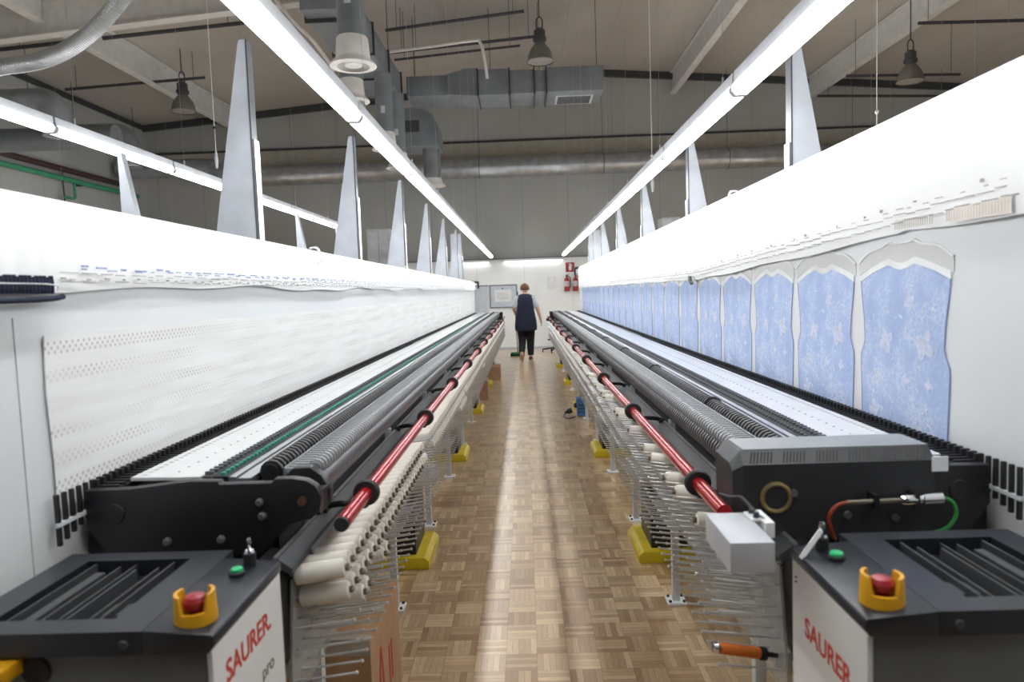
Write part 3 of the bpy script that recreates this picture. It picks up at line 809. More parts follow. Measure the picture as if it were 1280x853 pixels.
# navy fringe at the left edge
nf = thing('bristle_strip', 'navy blue bristle strip with a rod hanging at the left edge of the left cloth', 'brush', (-1.09, 1.5, 1.49))
m = MB()
for i in range(26):
    y = 1.30+i*.0118; m.lathe((-1.094, y, 1.502), (-1.094, y, 1.543-.003*(i%4==0)), [(0,.0055),(.5,.0066),(1,.005)], 7)
m.build('bristles', M_navy, nf, True)
MB().tube([(-1.083,1.28,1.524),(-1.083,1.45,1.524),(-1.083,1.59,1.522),(-1.085,1.60,1.508)], .0016, 6).build('wire', M_lgrey, nf, True)
MB().tube([(-1.088,1.28,1.488),(-1.088,1.45,1.487),(-1.088,1.58,1.490),(-1.088,1.625,1.495)], .0065, 8).build('rod', M_navy, nf, True)
# clip on the right cloth
cl = thing('clip', 'small black spring clip on the right white cloth', 'clip', tuple(atY(868,327,4.55)))
c0 = Vector((1.092, 4.55, 1.555))
MB().prism([(4.50,1.548),(4.535,1.535),(4.60,1.57),(4.585,1.595),(4.555,1.59),(4.54,1.56)], 'x', 1.082, 1.098).build('jaw', M_black, cl, bevel=.003)
MB().prism([(4.48,1.545),(4.51,1.54),(4.53,1.552),(4.50,1.560)], 'x', 1.084, 1.096).build('lever', M_charc, cl, bevel=.002)
cl.location = (1.09, 4.55, 1.56)
for ch in cl.children: ch.location = Vector((0,0,0))
for ch in cl.children:
    pass
# wire ties over the top of the cloths
def tie(s, y, z, label):
    m = MB(); X = lambda x: s*x
    m.tube([(X(1.10), y-.02, z-.085),(X(1.093), y-.01, z-.045),(X(1.105), y, z-.002),(X(1.15), y+.06, z+.012),(X(1.20), y+.16, z+.012)], .005, 7)
    m.tube([(X(1.096), y+.02, z-.07),(X(1.098), y+.015, z-.02),(X(1.125), y+.05, z+.012),(X(1.19), y+.13, z+.014)], .004, 7)
    tag(m.build('wire_tie', M_hook, None, True), label, 'tie', 'white ties looped over the cloth tops')
tie(-1, 3.75, 1.735, 'white looped wire tie over the left cloth below the nearest upright')
tie(-1, 6.6, 1.73, 'white looped wire tie over the left cloth farther down the aisle')
tie(1, 3.75, 1.955, 'white looped wire tie over the right cloth nearer the camera')
tie(1, 7.9, 1.945, 'white looped wire tie over the right cloth farther down the aisle')

# ------------------------------------------------------------------ blue scalloped fabric panels
def blue_panel():
    """panel in its own frame: width along y 0 -> .495 (near -> far), root at y=0"""
    r = thing('fabric_panel', '', 'fabric panel', (1.118, 0, .985))
    W = .49; xb, xf = 1.1255, 1.1234
    def side(z):   # inset of the side edge by height
        pts = [(.985,.012),(1.10,.006),(1.215,.0),(1.235,.006),(1.26,.028),(1.34,.022),(1.42,.006),(1.475,.0)]
        for i in range(len(pts)-1):
            if z <= pts[i+1][0]:
                t = (z-pts[i][0])/(pts[i+1][0]-pts[i][0]); return pts[i][1]+(pts[i+1][1]-pts[i][1])*t
        return 0
    def topz(t):   # lower edge of the white border: ogee with a dip in the middle
        K = [(0,1.462),(.15,1.488),(.36,1.512),(.42,1.500),(.50,1.494),(.58,1.500),(.64,1.512),(.85,1.488),(1,1.462)]
        for i in range(len(K)-1):
            if t <= K[i+1][0]:
                q = (t-K[i][0])/(K[i+1][0]-K[i][0]); return K[i][1]+(K[i+1][1]-K[i][1])*q
        return K[-1][1]
    def f(u, v):
        zt = topz(u); z = .985 + (zt-.985)*v; e = side(z)
        return Vector((xf, e + (W-2*e)*u, z))
    m = MB().grid(f, 26, 20, (.0018,0,0))
    def b(u, v):
        zt = topz(u); return Vector((xf-.0012, .0 + W*u, zt + .020*v))
    MB().grid(b, 26, 1, (.002,0,0)).build('white_band', M_white if False else mat('white_band_cloth', (.80,.80,.80), .85), r, True)
    def tr(u, v):
        zt = topz(u)+.020; sc = .052 + .007*math.sin(u*PI*5.0) ; return Vector((xf+.0004-.0008*v, -.012 + (W+.024)*u, zt + sc*v*(.78+.22*math.sin(PI*u))))
    lt = MB().grid(tr, 36, 3, (.0015,0,0))
    for i in range(36): lt.bar(tr(i/36,1), tr((i+1)/36,1), .006, .006, 1)
    lt.build('lace_trim', [M_scal, mat('white_band_cloth', (.80,.80,.80), .85)], r, True)
    cnt = [0]
    def petal(cy, cz, ang, L, w):
        P = []; cnt[0] += 1; q = .00012*(cnt[0] % 5)
        for k in range(10):
            t = 2*PI*k/10; a_ = L*.5*(1+math.cos(t)); b_ = w*math.sin(t)
            P.append((cy+a_*math.cos(ang)-b_*math.sin(ang), cz+a_*math.sin(ang)+b_*math.cos(ang)))
        m.prism(P, 'x', xf-.0006-q, xf+.0005, 1)
    rnd = random.Random(3)
    for (cy, cz, R) in ((.12,1.275,.048),(.33,1.275,.042),(.38,1.165,.024),(.20,1.40,.03),(.40,1.05,.034),(.22,1.165,.022),(.10,1.165,.02)):
        n = 4; a0 = rnd.random()*2
        for k in range(n): petal(cy, cz, a0+2*PI*k/n, R, R*.36)
    for k in range(80):
        a0 = rnd.random()*6.28; petal(rnd.uniform(.05,.44), rnd.choice([rnd.uniform(1.30,1.45), rnd.uniform(1.12,1.30), rnd.uniform(1.0,1.12)]), a0, rnd.uniform(.012,.028), rnd.uniform(.002,.004))
    for e in (0, 1):
        Z = [.985+.024*i for i in range(21)]
        for i in range(20):
            za, zb = Z[i], Z[i+1]; ya = side(za); yb = side(zb)
            if e: ya, yb = W-ya, W-yb
            m.bar((xf, ya, za), (xf, yb, zb), .0022, .003, 2)
    m.build('embroidered_body', [M_bluef, M_emb, mat('blue_violet_thread', (.30,.33,.58), .8)], r, True, flat_angle=60)
    return r
pb = blue_panel()
NB = 23
for k in range(NB):
    y = 1.862 + .541*k
    if y > 13.75: break
    o = pb if k == 0 else dup(pb, (1.118, y, .985))
    o.location = (1.118, y, .985)
    lab = 'light blue embroidered fabric panel nearest the right control cabinet, largest in view' if k == 0 else 'light blue scalloped fabric panel, %s from the near end of the right cloth' % ORD[k]
    tag(o, lab, 'fabric panel', 'blue scalloped fabric panels on the right cloth')

# ------------------------------------------------------------------ fluorescent light lines
def tube_light(wire, mt):
    r = thing('tube_light', '', 'tube light', (0,0,0))
    L = 1.485
    MB().prism([(-.030,.022),(.030,.022),(.027,.074),(-.027,.074)], 'y', -L/2, L/2).build('housing', mat('light_housing_grey', (.50,.51,.53), .4), r)
    MB().prism([(-.030,.022),(-.042,.004),(-.038,-.012),(-.024,-.026),(.024,-.026),(.038,-.012),(.042,.004),(.030,.022)], 'y', -L/2+.015, L/2-.015).build('diffuser', mt, r)
    for e in (-1, 1):
        MB().prism([(-.031,.023),(-.043,.004),(-.039,-.013),(-.025,-.028),(.025,-.028),(.039,-.013),(.043,.004),(.031,.023)], 'y', e*(L/2-.014), e*L/2).build('end_cap', mat('lamp_end_cap', (.72,.72,.72), .4), r)
    for e in (-.5,):
        MB().cyl((0, e, .074), (0, e, .125), .006, seg=8).cyl((0, e, .125), (0, e, wire), .0011, seg=5).build('suspension_wire', M_alu, r)
    return r
def light_row(x, z, y0, n, word, grp, dz=lambda k: 0, dx=lambda k: 0, mt=None):
    pl = tube_light(roofz(x)-z-.002, mt or M_tube); usedl = False
    for k in range(n):
        loc = (x+dx(k), y0+1.505*k, z+dz(k))
        lab = '%s lit tube light in the %s line of lights' % ('nearest' if k == 0 else ORD[k]+' from the camera', word)
        if k == n-1: lab = 'farthest lit tube light in the %s line of lights' % word
        if not usedl: o = pl; o.location = loc; usedl = True; o['label'] = lab; o['group'] = grp
        else: dup(pl, loc, lab, grp)
light_row(.955, 2.305, .83, 11, 'right overhead', 'tube lights over the right side of the aisle')  # first fixture is unseen, kept to brighten the near cloth
light_row(-.785, 2.325, 1.10, 11, 'left overhead', 'tube lights over the left side of the aisle')  # its first fixture too is unseen, there to light the near cloth
light_row(-2.98, 2.605, 2.2, 7, 'far left bay', 'tube lights over the neighbouring aisle on the left')
# added fill light lines behind the cloths, unseen, to brighten the upper hall
for (x, word) in ((-6.4,'added outermost left'),(3.3,'added neighbouring right'),(6.6,'added outermost right')):
    light_row(x, 2.35, 1.2, 10, word+' bay', 'unseen fill tube lights, %s row' % word, mt=M_filltube)
# rear machine seen as tapered uprights beyond the left cloth
rm = thing('embroidery_machine', 'neighbouring machine behind the left cloth, only its tapered uprights showing', 'embroidery machine', (-2.6, 7.5, 0))
for y in (3.0, 4.90, 6.78, 8.66, 10.5):
    MB().prism([(-2.80,.4),(-2.80,2.52),(-2.775,2.53),(-2.40,.4)], 'y', y-.03, y+.03).build('upright', mat('upright_grey_blue_paint', (.6,.63,.68)), rm)
MB().box(-2.80, -2.40, 2.8, 13.5, .30, .42).build('rear_beam', M_dgrey, rm)
MB().box(-2.86, -2.83, 2.0, 13.5, .6, 1.62).box(-2.83, -2.80, 2.9, 13.4, .6, .7).build('backing_panel', M_back, rm)
for y in (3.2, 8, 13.2): MB().box(-2.75, -2.45, y-.1, y+.1, 0, .30).build('post', M_black, rm)

# wall lights under the ledge
for i, (xa, xb) in enumerate(((-1.62,-.88),(-.50,.98))):
    o = thing('wall_light', ['short lit strip light under the far ledge, left of the notice board','long lit strip light under the far ledge above the person'][i], 'wall light', ((xa+xb)/2, WY-.12, 2.24), 'strip lights under the far ledge')
    MB().box(xa, xb, WY-.16, WY-.06, 2.225, 2.28).build('housing', M_white, o)
    MB().box(xa+.01, xb-.01, WY-.155, WY-.09, 2.208, 2.225).build('diffuser', M_wtube, o)

# ------------------------------------------------------------------ far wall things
yw = WY-.06
b = thing('notice_board', 'framed pale notice board on the far wall left of the person', 'notice board', (-.56, yw, 1.1))
MB().box(-.86, -.22, yw-.012, yw, 1.09, 1.62).build('board', M_board, b)
m = MB()
for (x0,x1,z0,z1) in ((-.89,-.86,1.06,1.65),(-.22,-.19,1.06,1.65),(-.86,-.22,1.62,1.65),(-.86,-.22,1.06,1.09)): m.box(x0,x1,yw-.03,yw,z0,z1)
m.build('frame', M_frame, b)
m = MB(); m.box(-.76,-.34,yw-.015,yw-.012,1.22,1.52)
pp = m.build('paper_sheet', M_paper, b)
m = MB()
for k in range(5): m.box(-.70,-.42+.03*(k%2),yw-.0165,yw-.015,1.29+.035*k,1.297+.035*k)
m.build('ink_lines', M_ink, pp)
MB().cyl((-.56,yw-.012,1.55),(-.56,yw-.025,1.55),.02,seg=10).build('magnet', M_charc, b)
MB().box(-.205,-.175,yw-.05,yw-.03,1.30,1.46).build('latch', M_charc, b)
b2 = thing('notice_board', 'plain pale blue board on the far wall at the end of the left machine', 'notice board', (-1.2, yw, .9))
MB().box(-1.42,-.93,yw-.015,yw,.9,1.62).build('board', M_board, b2)
MB().box(-1.44,-.91,yw-.022,yw,1.62,1.65).build('frame', M_frame, b2)
p = MB().grid(lambda u,v: Vector((.57+.22*u, yw-.004-.004*math.sin(u*3), 1.48+.34*v)), 4, 4, (0,-.002,0)).build('paper_sheet', M_paper); tag(p, 'white paper sheet on the far wall right of the person', 'paper')
# fire point sign
sg = thing('fire_sign', 'red fire extinguisher sign on the far wall above two extinguishers', 'sign', (1.15, yw, 1.93))
MB().box(1.05,1.27,yw-.006,yw,1.91,2.15).build('plate', M_signred, sg)
MB().prism([(1.13,1.95),(1.19,1.95),(1.20,2.04),(1.18,2.075),(1.18,2.09),(1.14,2.09),(1.14,2.075),(1.12,2.04)],'y',yw-.008,yw-.006).prism([(1.12,2.095),(1.16,2.10),(1.21,2.06),(1.215,2.075),(1.175,2.125),(1.12,2.115)],'y',yw-.008,yw-.006).build('pictogram', M_paper, sg)
def extinguisher(x, label):
    o = thing('fire_extinguisher', label, 'fire extinguisher', (x, yw-.10, 1.43), 'fire extinguishers on the far wall')
    MB().lathe((x,yw-.09,1.43),(x,yw-.09,1.80),[(0,.055),(.03,.066),(.72,.066),(.85,.05),(.93,.025),(1,.022)],18).build('cylinder', M_signred, o, True)
    MB().lathe((x,yw-.09,1.55),(x,yw-.09,1.68),[(0,.0672),(1,.0672)],18).build('paper_label', mat('extinguisher_label', (.6,.5,.5), .6), o, True)
    MB().box(x-.02,x+.03,yw-.11,yw-.07,1.80,1.83).bar((x-.02,yw-.09,1.83),(x+.07,yw-.09,1.86),.02,.012).build('valve_handle', M_black, o)
    MB().tube([(x+.03,yw-.11,1.81),(x+.085,yw-.12,1.76),(x+.085,yw-.12,1.62),(x+.08,yw-.11,1.52)],.011,7).build('hose', M_rubber, o, True)
    MB().box(x-.03,x+.03,yw-.03,yw,1.5,1.75).build('wall_bracket', M_dgrey, o)
extinguisher(1.06, 'red fire extinguisher on the far wall, left one below the sign')
extinguisher(1.28, 'red fire extinguisher on the far wall, right one below the sign')
# grey cabinets high on the far hall floor
for (px0, px1, py0, py1, Y, lab) in ((458,487,287,345,15.6,'tall grey metal cabinet standing beyond the far left uprights'),(828,850,272,300,15.6,'pale blue metal cabinet standing beyond the right cloth')):
    a = atY(px0, py0, Y); c = atY(px1, py0, Y)
    o = thing('cabinet', lab, 'cabinet', ((a.x+c.x)/2, Y+.3, 0))
    MB().box(a.x, c.x, Y, Y+.55, .08, a.z).build('body', M_lgrey, o, bevel=.005)
    MB().box(a.x+.02, (a.x+c.x)/2-.004, Y-.018, Y, .12, a.z-.04).build('door', M_lgrey, o)
    MB().box((a.x+c.x)/2+.004, c.x-.02, Y-.018, Y, .12, a.z-.04).build('door', M_lgrey, o)
    MB().box(a.x+.03, c.x-.03, Y+.04, Y+.5, 0, .08).build('plinth', M_black, o)

# ------------------------------------------------------------------ boxes and bits on the floor
def carton(x0, x1, y0, y1, h, label, s, red=True):
    o = thing('cardboard_box', label, 'cardboard box', ((x0+x1)/2, (y0+y1)/2, 0))
    t = .004
    m = MB(); m.box(x0,x1,y0,y0+t,0,h).box(x0,x1,y1-t,y1,0,h).box(x0,x0+t,y0+t,y1-t,0,h).box(x1-t,x1,y0+t,y1-t,0,h).box(x0,x1,y0,y1,0,t)
    m.build('walls', M_card, o)
    ym = (y0+y1)/2
    MB().box(x0,x1,y0,ym-.002,h,h+.004).build('flap', M_card, o); MB().box(x0,x1,ym+.002,y1,h,h+.004).build('flap', M_card, o)
    xs = x1 if s < 0 else x0
    if red:
        MB().box(x0,x1,ym-.03,ym+.03,h+.0041,h+.0053).build('tape', M_tape, o)
        MB().prism([(y0-.0015,h-.05),(y0-.0003,h-.05),(y0-.0003,h+.0042),(y0+.03,h+.0042),(y0+.03,h+.0054),(y0-.0015,h+.0054)],'x',x0,x1).build('tape', M_tape, o)
        m = MB(); a = xs; e = .0012 if s < 0 else -.0012
        m.prism([(y0+.08,.12),(y0+.11,.12),(y0+.15,.30),(y0+.13,.30)],'x',a,a+e).prism([(y0+.16,.14),(y0+.19,.12),(y0+.15,.30),(y0+.145,.26)],'x',a,a+e).box(a,a+e,y0+.26,y0+.28,.1,.24).box(a,a+e,y0+.30,y0+.32,.1,.24)
        m.build('red_print', M_inkred, o)
    return o
carton(-.80,-.522,2.10,2.56,.395,'taped brown cardboard box with red print beside the nearest left leg',-1)
carton(-.78,-.55,9.45,9.78,.26,'pinkish cardboard box on the floor midway under the left machine',-1,False)
carton(-.74,-.46,11.55,12.0,.22,'low cardboard box on the floor towards the far end of the left machine',-1,False)
bb = thing('power_unit', 'blue box with black plug on the floor under the right machine', 'box', (.62, 8.0, 0))
MB().box(.555,.685,7.95,8.10,.01,.215).build('body', M_blue, bb, bevel=.006)
for z in (.05,.09,.13): MB().box(.57,.67,7.945,7.95,z,z+.012).build('vent', M_charc, bb)
MB().lathe((.555,8.0,.13),(.525,8.0,.13),[(0,.03),(.6,.03),(1,.02)],12).build('socket', M_rubber, bb, True)
pg = thing('power_cable', 'violet cable with a black plug on the floor by the blue box', 'cable', (.47, 7.9, 0))
MB().tube([(.53,7.93,.008),(.47,7.85,.008),(.42,7.88,.008),(.405,7.98,.012),(.42,8.0,.04)],.007,7).build('cord', M_purple, pg, True)
MB().lathe((.415,8.0,.045),(.50,8.0,.075),[(0,.012),(.3,.018),(.5,.03),(1,.03)],10).build('plug', M_rubber, pg, True)

# office stool, half behind the right machine
oc = thing('office_stool', 'black swivel stool by the far wall at the end of the right machine', 'stool', (.68, 16.5, 0))
cx, cy = .68, 16.5
MB().lathe((cx,cy,.74),(cx,cy,.82),[(0,.17),(.15,.195),(.7,.20),(.95,.18),(1,.15)],24).build('seat', M_rubber, oc, True)
MB().lathe((cx,cy,.70),(cx,cy,.74),[(0,.05),(1,.10)],12).build('seat_plate', M_black, oc, True)
MB().cyl((cx,cy,.10),(cx,cy,.70),.028,seg=12).build('column', M_black, oc, True)
MB().torus((cx,cy,.30),(0,0,1),.17,.012,24,8).bar((cx-.17,cy,.30),(cx+.17,cy,.30),.02,.012).build('foot_ring', M_black, oc, True)
for k in range(5):
    t = 2*PI*k/5+.6; e = (cx+.30*math.cos(t), cy+.30*math.sin(t), .075)
    l = MB().bar((cx,cy,.11), e, .045, .035).build('leg', M_black, oc)
    MB().cyl((e[0]-.012,e[1],.03),(e[0]+.012,e[1],.03),.03,seg=12).build('caster', M_rubber, l, True)

# ------------------------------------------------------------------ the woman with the broom
def skinned(name, verts, edges, radii, mtl, parent, root=0, sub=2):
    me = bpy.data.meshes.new(name); me.from_pydata(verts, edges, []); o = bpy.data.objects.new(name, me); COL.objects.link(o)
    mod = o.modifiers.new('skin','SKIN'); mod.use_smooth_shade = True
    for i, r in enumerate(radii):
        sv = me.skin_vertices[0].data[i]; sv.radius = (r if isinstance(r, tuple) else (r, r)); sv.use_root = (i == root)
    md = o.modifiers.new('sub','SUBSURF'); md.levels = sub; md.render_levels = sub
    dg = bpy.context.evaluated_depsgraph_get(); nm = bpy.data.meshes.new_from_object(o.evaluated_get(dg))
    bpy.data.objects.remove(o); bpy.data.meshes.remove(me)
    nm.materials.clear(); nm.materials.append(mtl); nm.shade_smooth(); nm.name = name
    o = bpy.data.objects.new(name, nm); COL.objects.link(o)
    if parent: o.parent = parent
    return o
PY = 14.7
def wp(m): bmesh.ops.translate(m.bm, verts=m.bm.verts[:], vec=(0,PY,0)); return m
pw = thing('person', 'person walking away down the aisle in navy tabard and black trousers, holding a broom', 'person', (0, PY, 0))
V = []; E = []; Rr = []
def J(p, r, par=None):
    V.append(p); Rr.append(r); i = len(V)-1
    if par is not None: E.append((par, i))
    return i
pel = J((0,0,.90), (.15,.115))
sp = J((0,.005,1.05), (.13,.105), pel); ch = J((0,-.005,1.25), (.145,.105), sp); nk0 = J((0,.0,1.375), (.07,.06), ch); nk = J((0,.015,1.425), (.05,.05), nk0)
hd0 = J((0,.03,1.475), (.066,.078), nk); hd1 = J((0,.03,1.545), (.074,.09), hd0); hd2 = J((0,.02,1.60), (.045,.055), hd1)
def hand(w, d, holdaxis=None, s=1):
    """palm and five fingers from wrist index w; d = direction"""
    d = Vector(d).normalized(); wp = Vector(V[w]); side = Vector((0,1,0)); side = (side - d*side.dot(d)).normalized(); nrm = d.cross(side)*s
    pm = J(tuple(wp + d*.05), (.034,.018), w)
    for k in range(4):
        base = wp + d*.085 + side*(.03-.02*k); L = (.066,.074,.069,.054)[k]
        i = J(tuple(base), .010, pm); cur = .35 if holdaxis is None else 1.3
        dd = (d*math.cos(cur*.5)+nrm*math.sin(cur*.5)); i = J(tuple(base+dd*L*.5), .009, i)
        d3 = (d*math.cos(cur*1.3)+nrm*math.sin(cur*1.3)); J(tuple(Vector(V[i])+d3*L*.5), .0075, i)
    b0 = wp + d*.03 + side*.03; i = J(tuple(b0), .012, pm); i = J(tuple(b0+(side*.7+d*.6+nrm*.3)*.035), .0105, i); J(tuple(Vector(V[i])+(d*.8+side*.2+nrm*.5).normalized()*.03), .009, i)
# right arm hanging, slightly out
sR = J((.165,-.005,1.335), (.062,.06), ch); eR = J((.262,-.02,1.07), .044, sR); wR = J((.315,.03,.86), .028, eR); hand(wR, (.16,.12,-1), None, -1)
# left arm bent, hand on the broom handle
sL = J((-.165,-.005,1.335), (.062,.06), ch); eL = J((-.245,-.04,1.09), .044, sL); wL = J((-.225,.16,1.035), .028, eL); hand(wL, (.05,1,.10), True, -1)
# legs: right planted, left trailing with the heel lifted
hR = J((.085,0,.84), (.105,.105), pel); kR = J((.085,.06,.47), .07, hR); aR = J((.08,.06,.10), .043, kR); J((.085,.16,.035), (.038,.03), aR); J((.08,.03,.04), (.032,.034), aR)
hL = J((-.085,0,.84), (.105,.105), pel); kL = J((-.085,.03,.46), .07, hL); aL = J((-.105,-.20,.16), .043, kL); J((-.105,-.13,.045), (.038,.03), aL); J((-.105,-.245,.135), (.032,.034), aL)
skinned('body', V, E, Rr, M_skin, pw, 0, 2)
# face
wp(MB().lathe((0,.118,1.505),(0,.145,1.49),[(0,.012),(.6,.014),(1,.004)],8).ball((-.028,.112,1.525),.010,.006,.007).ball((.028,.112,1.525),.010,.006,.007).ball((0,.112,1.462),.022,.006,.006)).build('face_features', mat('face_detail', (.42,.22,.17), .6), pw, True)
for e in (-1,1): wp(MB().ball((e*.082,.025,1.51),.010,.018,.028)).build('ear', M_skin, pw, True)
# hair: short bob over the back of the head
m = MB(); rr = []
for j in range(0, 9):
    t = PI*.03 + PI*.62*j/8; ring = []
    for i in range(20):
        a_ = 2*PI*i/20; fr = max(0, math.sin(a_)); tt = t*(1-.38*fr*fr)
        wob = 1+.05*math.sin(i*3.1+j)
        ring.append(Vector((.098*math.sin(tt)*math.cos(a_)*wob, .018+.112*math.sin(tt)*math.sin(a_)*wob, 1.535+.098*math.cos(tt))))
    rr.append(ring)
m.rings(rr); wp(m).build('hair', M_hair, pw, True)
# navy tabard: closed lofted garment
def loft(rows, seg=24):
    rr = []
    for (z, rx, ry, cx_, cy_) in rows:
        rr.append([Vector((cx_+rx*abs(math.cos(2*PI*i/seg))**.8*(1 if math.cos(2*PI*i/seg)>0 else -1), cy_+ry*abs(math.sin(2*PI*i/seg))**.8*(1 if math.sin(2*PI*i/seg)>0 else -1), z)) for i in range(seg)])
    return rr
m = MB(); m.rings(loft([(.64,.225,.165,0,-.01),(.70,.235,.17,0,-.005),(.82,.228,.165,0,0),(.95,.205,.15,0,0),(1.06,.185,.14,0,0),(1.18,.178,.142,0,-.005),(1.28,.178,.138,0,-.005),(1.345,.170,.12,0,-.003),(1.385,.145,.09,0,0),(1.405,.095,.072,0,.005),(1.412,.072,.062,0,.008)]))
wp(m).build('tabard', M_navy, pw, True, flat_angle=60)
def sleeve(a, b, r0, r1, nm, mt): 
    m = MB(); m.lathe(a, b, [(0,r0*.9),(.1,r0),(1,r1)], 14); return wp(m).build(nm, mt, pw, True)
sleeve((.13,-.003,1.355),(.235,-.017,1.12),.078,.064,'sleeve',M_shirt); sleeve((-.13,-.003,1.355),(-.225,-.03,1.13),.078,.064,'sleeve',M_shirt)
m = MB()
for (h, k, a_) in (((.09,0,.80),(.087,.06,.47),(.082,.06,.11)),((-.09,0,.80),(-.087,.03,.46),(-.105,-.19,.19))):
    m.tube([h, k, a_], .1, 14, 0, 8, [.115,.088,.062])
m.rings(loft([(.66,.20,.15,0,0),(.80,.205,.15,0,0),(.95,.18,.135,0,0)]))
wp(m).build('trousers', M_trouser, pw, True)
for (a_, rot) in (((.082,.085,.0), 0), ((-.105,-.17,.0), .62)):
    m = MB(); n = 20; rr = []
    for (z, sc) in ((.002,.9),(.022,1.0),(.05,.95),(.085,.6)):
        rr.append([Vector((.046*sc*math.cos(2*PI*i/n), (.125 if math.sin(2*PI*i/n)>0 else .095)*sc*math.sin(2*PI*i/n)*(1 if z<.06 else .8) - (.02 if z>.06 else 0), z)) for i in range(n)])
    m.rings(rr, mi=0)
    for f_ in m.bm.faces:
        if max(v.co.z for v in f_.verts) < .03: f_.material_index = 1
    if rot:
        bmesh.ops.rotate(m.bm, verts=m.bm.verts[:], cent=(0,.11,.0), matrix=Matrix.Rotation(-rot,3,'X'))
    bmesh.ops.translate(m.bm, verts=m.bm.verts[:], vec=(a_[0],a_[1],a_[2]))
    wp(m).build('shoe', [M_shoe, M_sole], pw, True)
br = thing('broom', 'broom with a reddish handle and green head held in front of the person', 'broom', (-.21, 15.75, 0))
MB().cyl((-.215, PY+.27, 1.12), (-.205, PY+1.02, .085), .0125, seg=10).build('handle', M_wood, br, True)
MB().box(-.36,-.07,PY+.99,PY+1.06,.055,.095).build('head', M_grnpipe, br, bevel=.01)
m = MB()
for i in range(24): m.bar((-.35+.0118*i, PY+1.025, .056),(-.352+.0120*i, PY+1.03, 0.0), .011, .05)
m.build('bristle_block', mat('dark_green_bristles', (.03,.14,.08), .9), br)

# ------------------------------------------------------------------ ducts
# flat duct across the hall with a grille, on the long duct coming from the camera side
fd = thing('air_duct', 'grey rectangular duct hung across the hall with a grille near its right end', 'duct', (-.2, 13.5, 5.05))
ya, yb = 13.0, 13.95; zb, zt = 5.08, 5.50
def dbox(x0,x1,y0,y1,z0,z1,nm,root,mt=M_galvd): return MB().box(x0,x1,y0,y1,z0,z1).build(nm, mt, root, bevel=.01)
dbox(.52,1.56,ya,yb,zb,zt+.02,'outlet_box',fd); dbox(-.15,.30,ya+.02,yb-.02,zb+.0,zt-.0,'duct_section',fd); dbox(-.72,-.16,ya+.0,yb,zb-.01,zt+.03,'duct_section',fd); dbox(-2.05,-1.30,ya+.05,yb-.05,zb+.03,zt-.03,'duct_section',fd)
MB().prism([(-1.30,zb+.03),(-.72,zb-.01),(-.72,zt+.06),(-.95,zt+.06),(-1.30,zt-.03)],'y',ya+.02,yb-.02).build('reducer', M_galvd, fd)
for x in (-.735,-.155,.30,.52): MB().box(x-.012,x+.012,ya-.02,yb+.02,zb-.03,zt+.04).build('flange', M_charc, fd)
dbox(.31,.51,ya+.03,yb-.03,zb+.02,zt-.02,'duct_section',fd)
g = MB().box(.70,1.40,ya+.28,ya+.86,zb-.012,zb-.0005).build('grille_frame', M_lgrey, fd)
m = MB()
for i in range(14): m.box(.74,1.36,ya+.32+i*.037,ya+.345+i*.037,zb-.016,zb-.012)
m.build('grille_slats', M_dgrey, g)
for x in (-1.9,-.5,.4,1.45):
    MB().cyl((x,ya+.1,zt),(x,ya+.1,roofz(x)),.006,seg=6).build('hanger_rod', M_charc, fd)
ld = thing('air_duct', 'long grey rectangular duct running down the hall left of centre', 'duct', (-2.4, 11, 5.08))
dbox(-2.72,-2.14,9.3,13.03,5.08,5.50,'duct_run',ld)
for y in (9.3,10.6,11.8,12.98): MB().box(-2.75,-2.11,y-.012,y+.012,5.05,5.53).build('flange', M_charc, ld)
for y in (9.6,12.2): MB().cyl((-2.2,y,5.5),(-2.2,y,roofz(-2.2)),.006,seg=6).cyl((-2.66,y,5.5),(-2.66,y,roofz(-2.66)),.006,seg=6).build('hanger_rod', M_charc, ld)
# near drop outlet hung from a branch above the frame
def diffuser(x, y, zb_, ztop, sc, label, pipe=M_galvd):
    o = thing('air_outlet', label, 'air outlet', (x, y, zb_), 'round air outlets along the ducts')
    MB().cyl((x,y,zb_+.26*sc),(x,y,ztop),.148*sc,seg=24).build('drop_pipe', pipe, o, True)
    MB().lathe((x,y,zb_),(x,y,zb_+.30*sc),[(0,.17*sc),(.02,.245*sc),(.10,.235*sc),(.24,.185*sc),(.30,.180*sc),(.95,.165*sc),(1,.155*sc)],28,caps=False).build('flared_skirt', M_cream, o, True)
    MB().lathe((x,y,zb_+.01),(x,y,zb_+.04),[(0,.09*sc),(1,.10*sc)],20).build('inner_cone', M_cream, o, True)
    MB().box(x-.03*sc,x+.04*sc,y-.155*sc,y-.146*sc,zb_+.60*sc,zb_+.72*sc).build('label_plate', M_lgrey, o)
    return o
diffuser(-1.52, 6.6, 3.60, 5.80, .88, 'large cream flared air outlet on a grey drop pipe near the top')
nb = thing('air_duct', 'branch duct above the nearest air outlet at the top of the hall', 'duct', (-1.5, 8, 5.3))
MB().box(-1.75,-1.28,6.3,9.0,5.80,6.12).build('duct_run', M_galvd, nb, bevel=.01)
MB().box(-2.72,-1.28,9.0,9.29,5.80,6.12).box(-2.72,-2.14,9.0,9.29,5.10,5.80).build('duct_elbow', M_galvd, nb, bevel=.01)
for y in (6.5,8.6): MB().cyl((-1.5,y,6.12),(-1.5,y,roofz(-1.5)),.006,seg=6).build('hanger_rod', M_charc, nb)
for (px_, py_, Y_, sc_, lab) in ((440,128,9.7,1.0,'second cream flared air outlet, half hidden by the left light line'),(484,188,11.6,.95,'third cream flared air outlet below the long duct'),(511,211,12.75,.95,'fourth cream flared air outlet below the long duct')):
    c = atY(px_, py_, Y_); diffuser(min(c.x, -2.2) if Y_ > 10 else c.x, Y_, c.z, 5.08, sc_, lab)
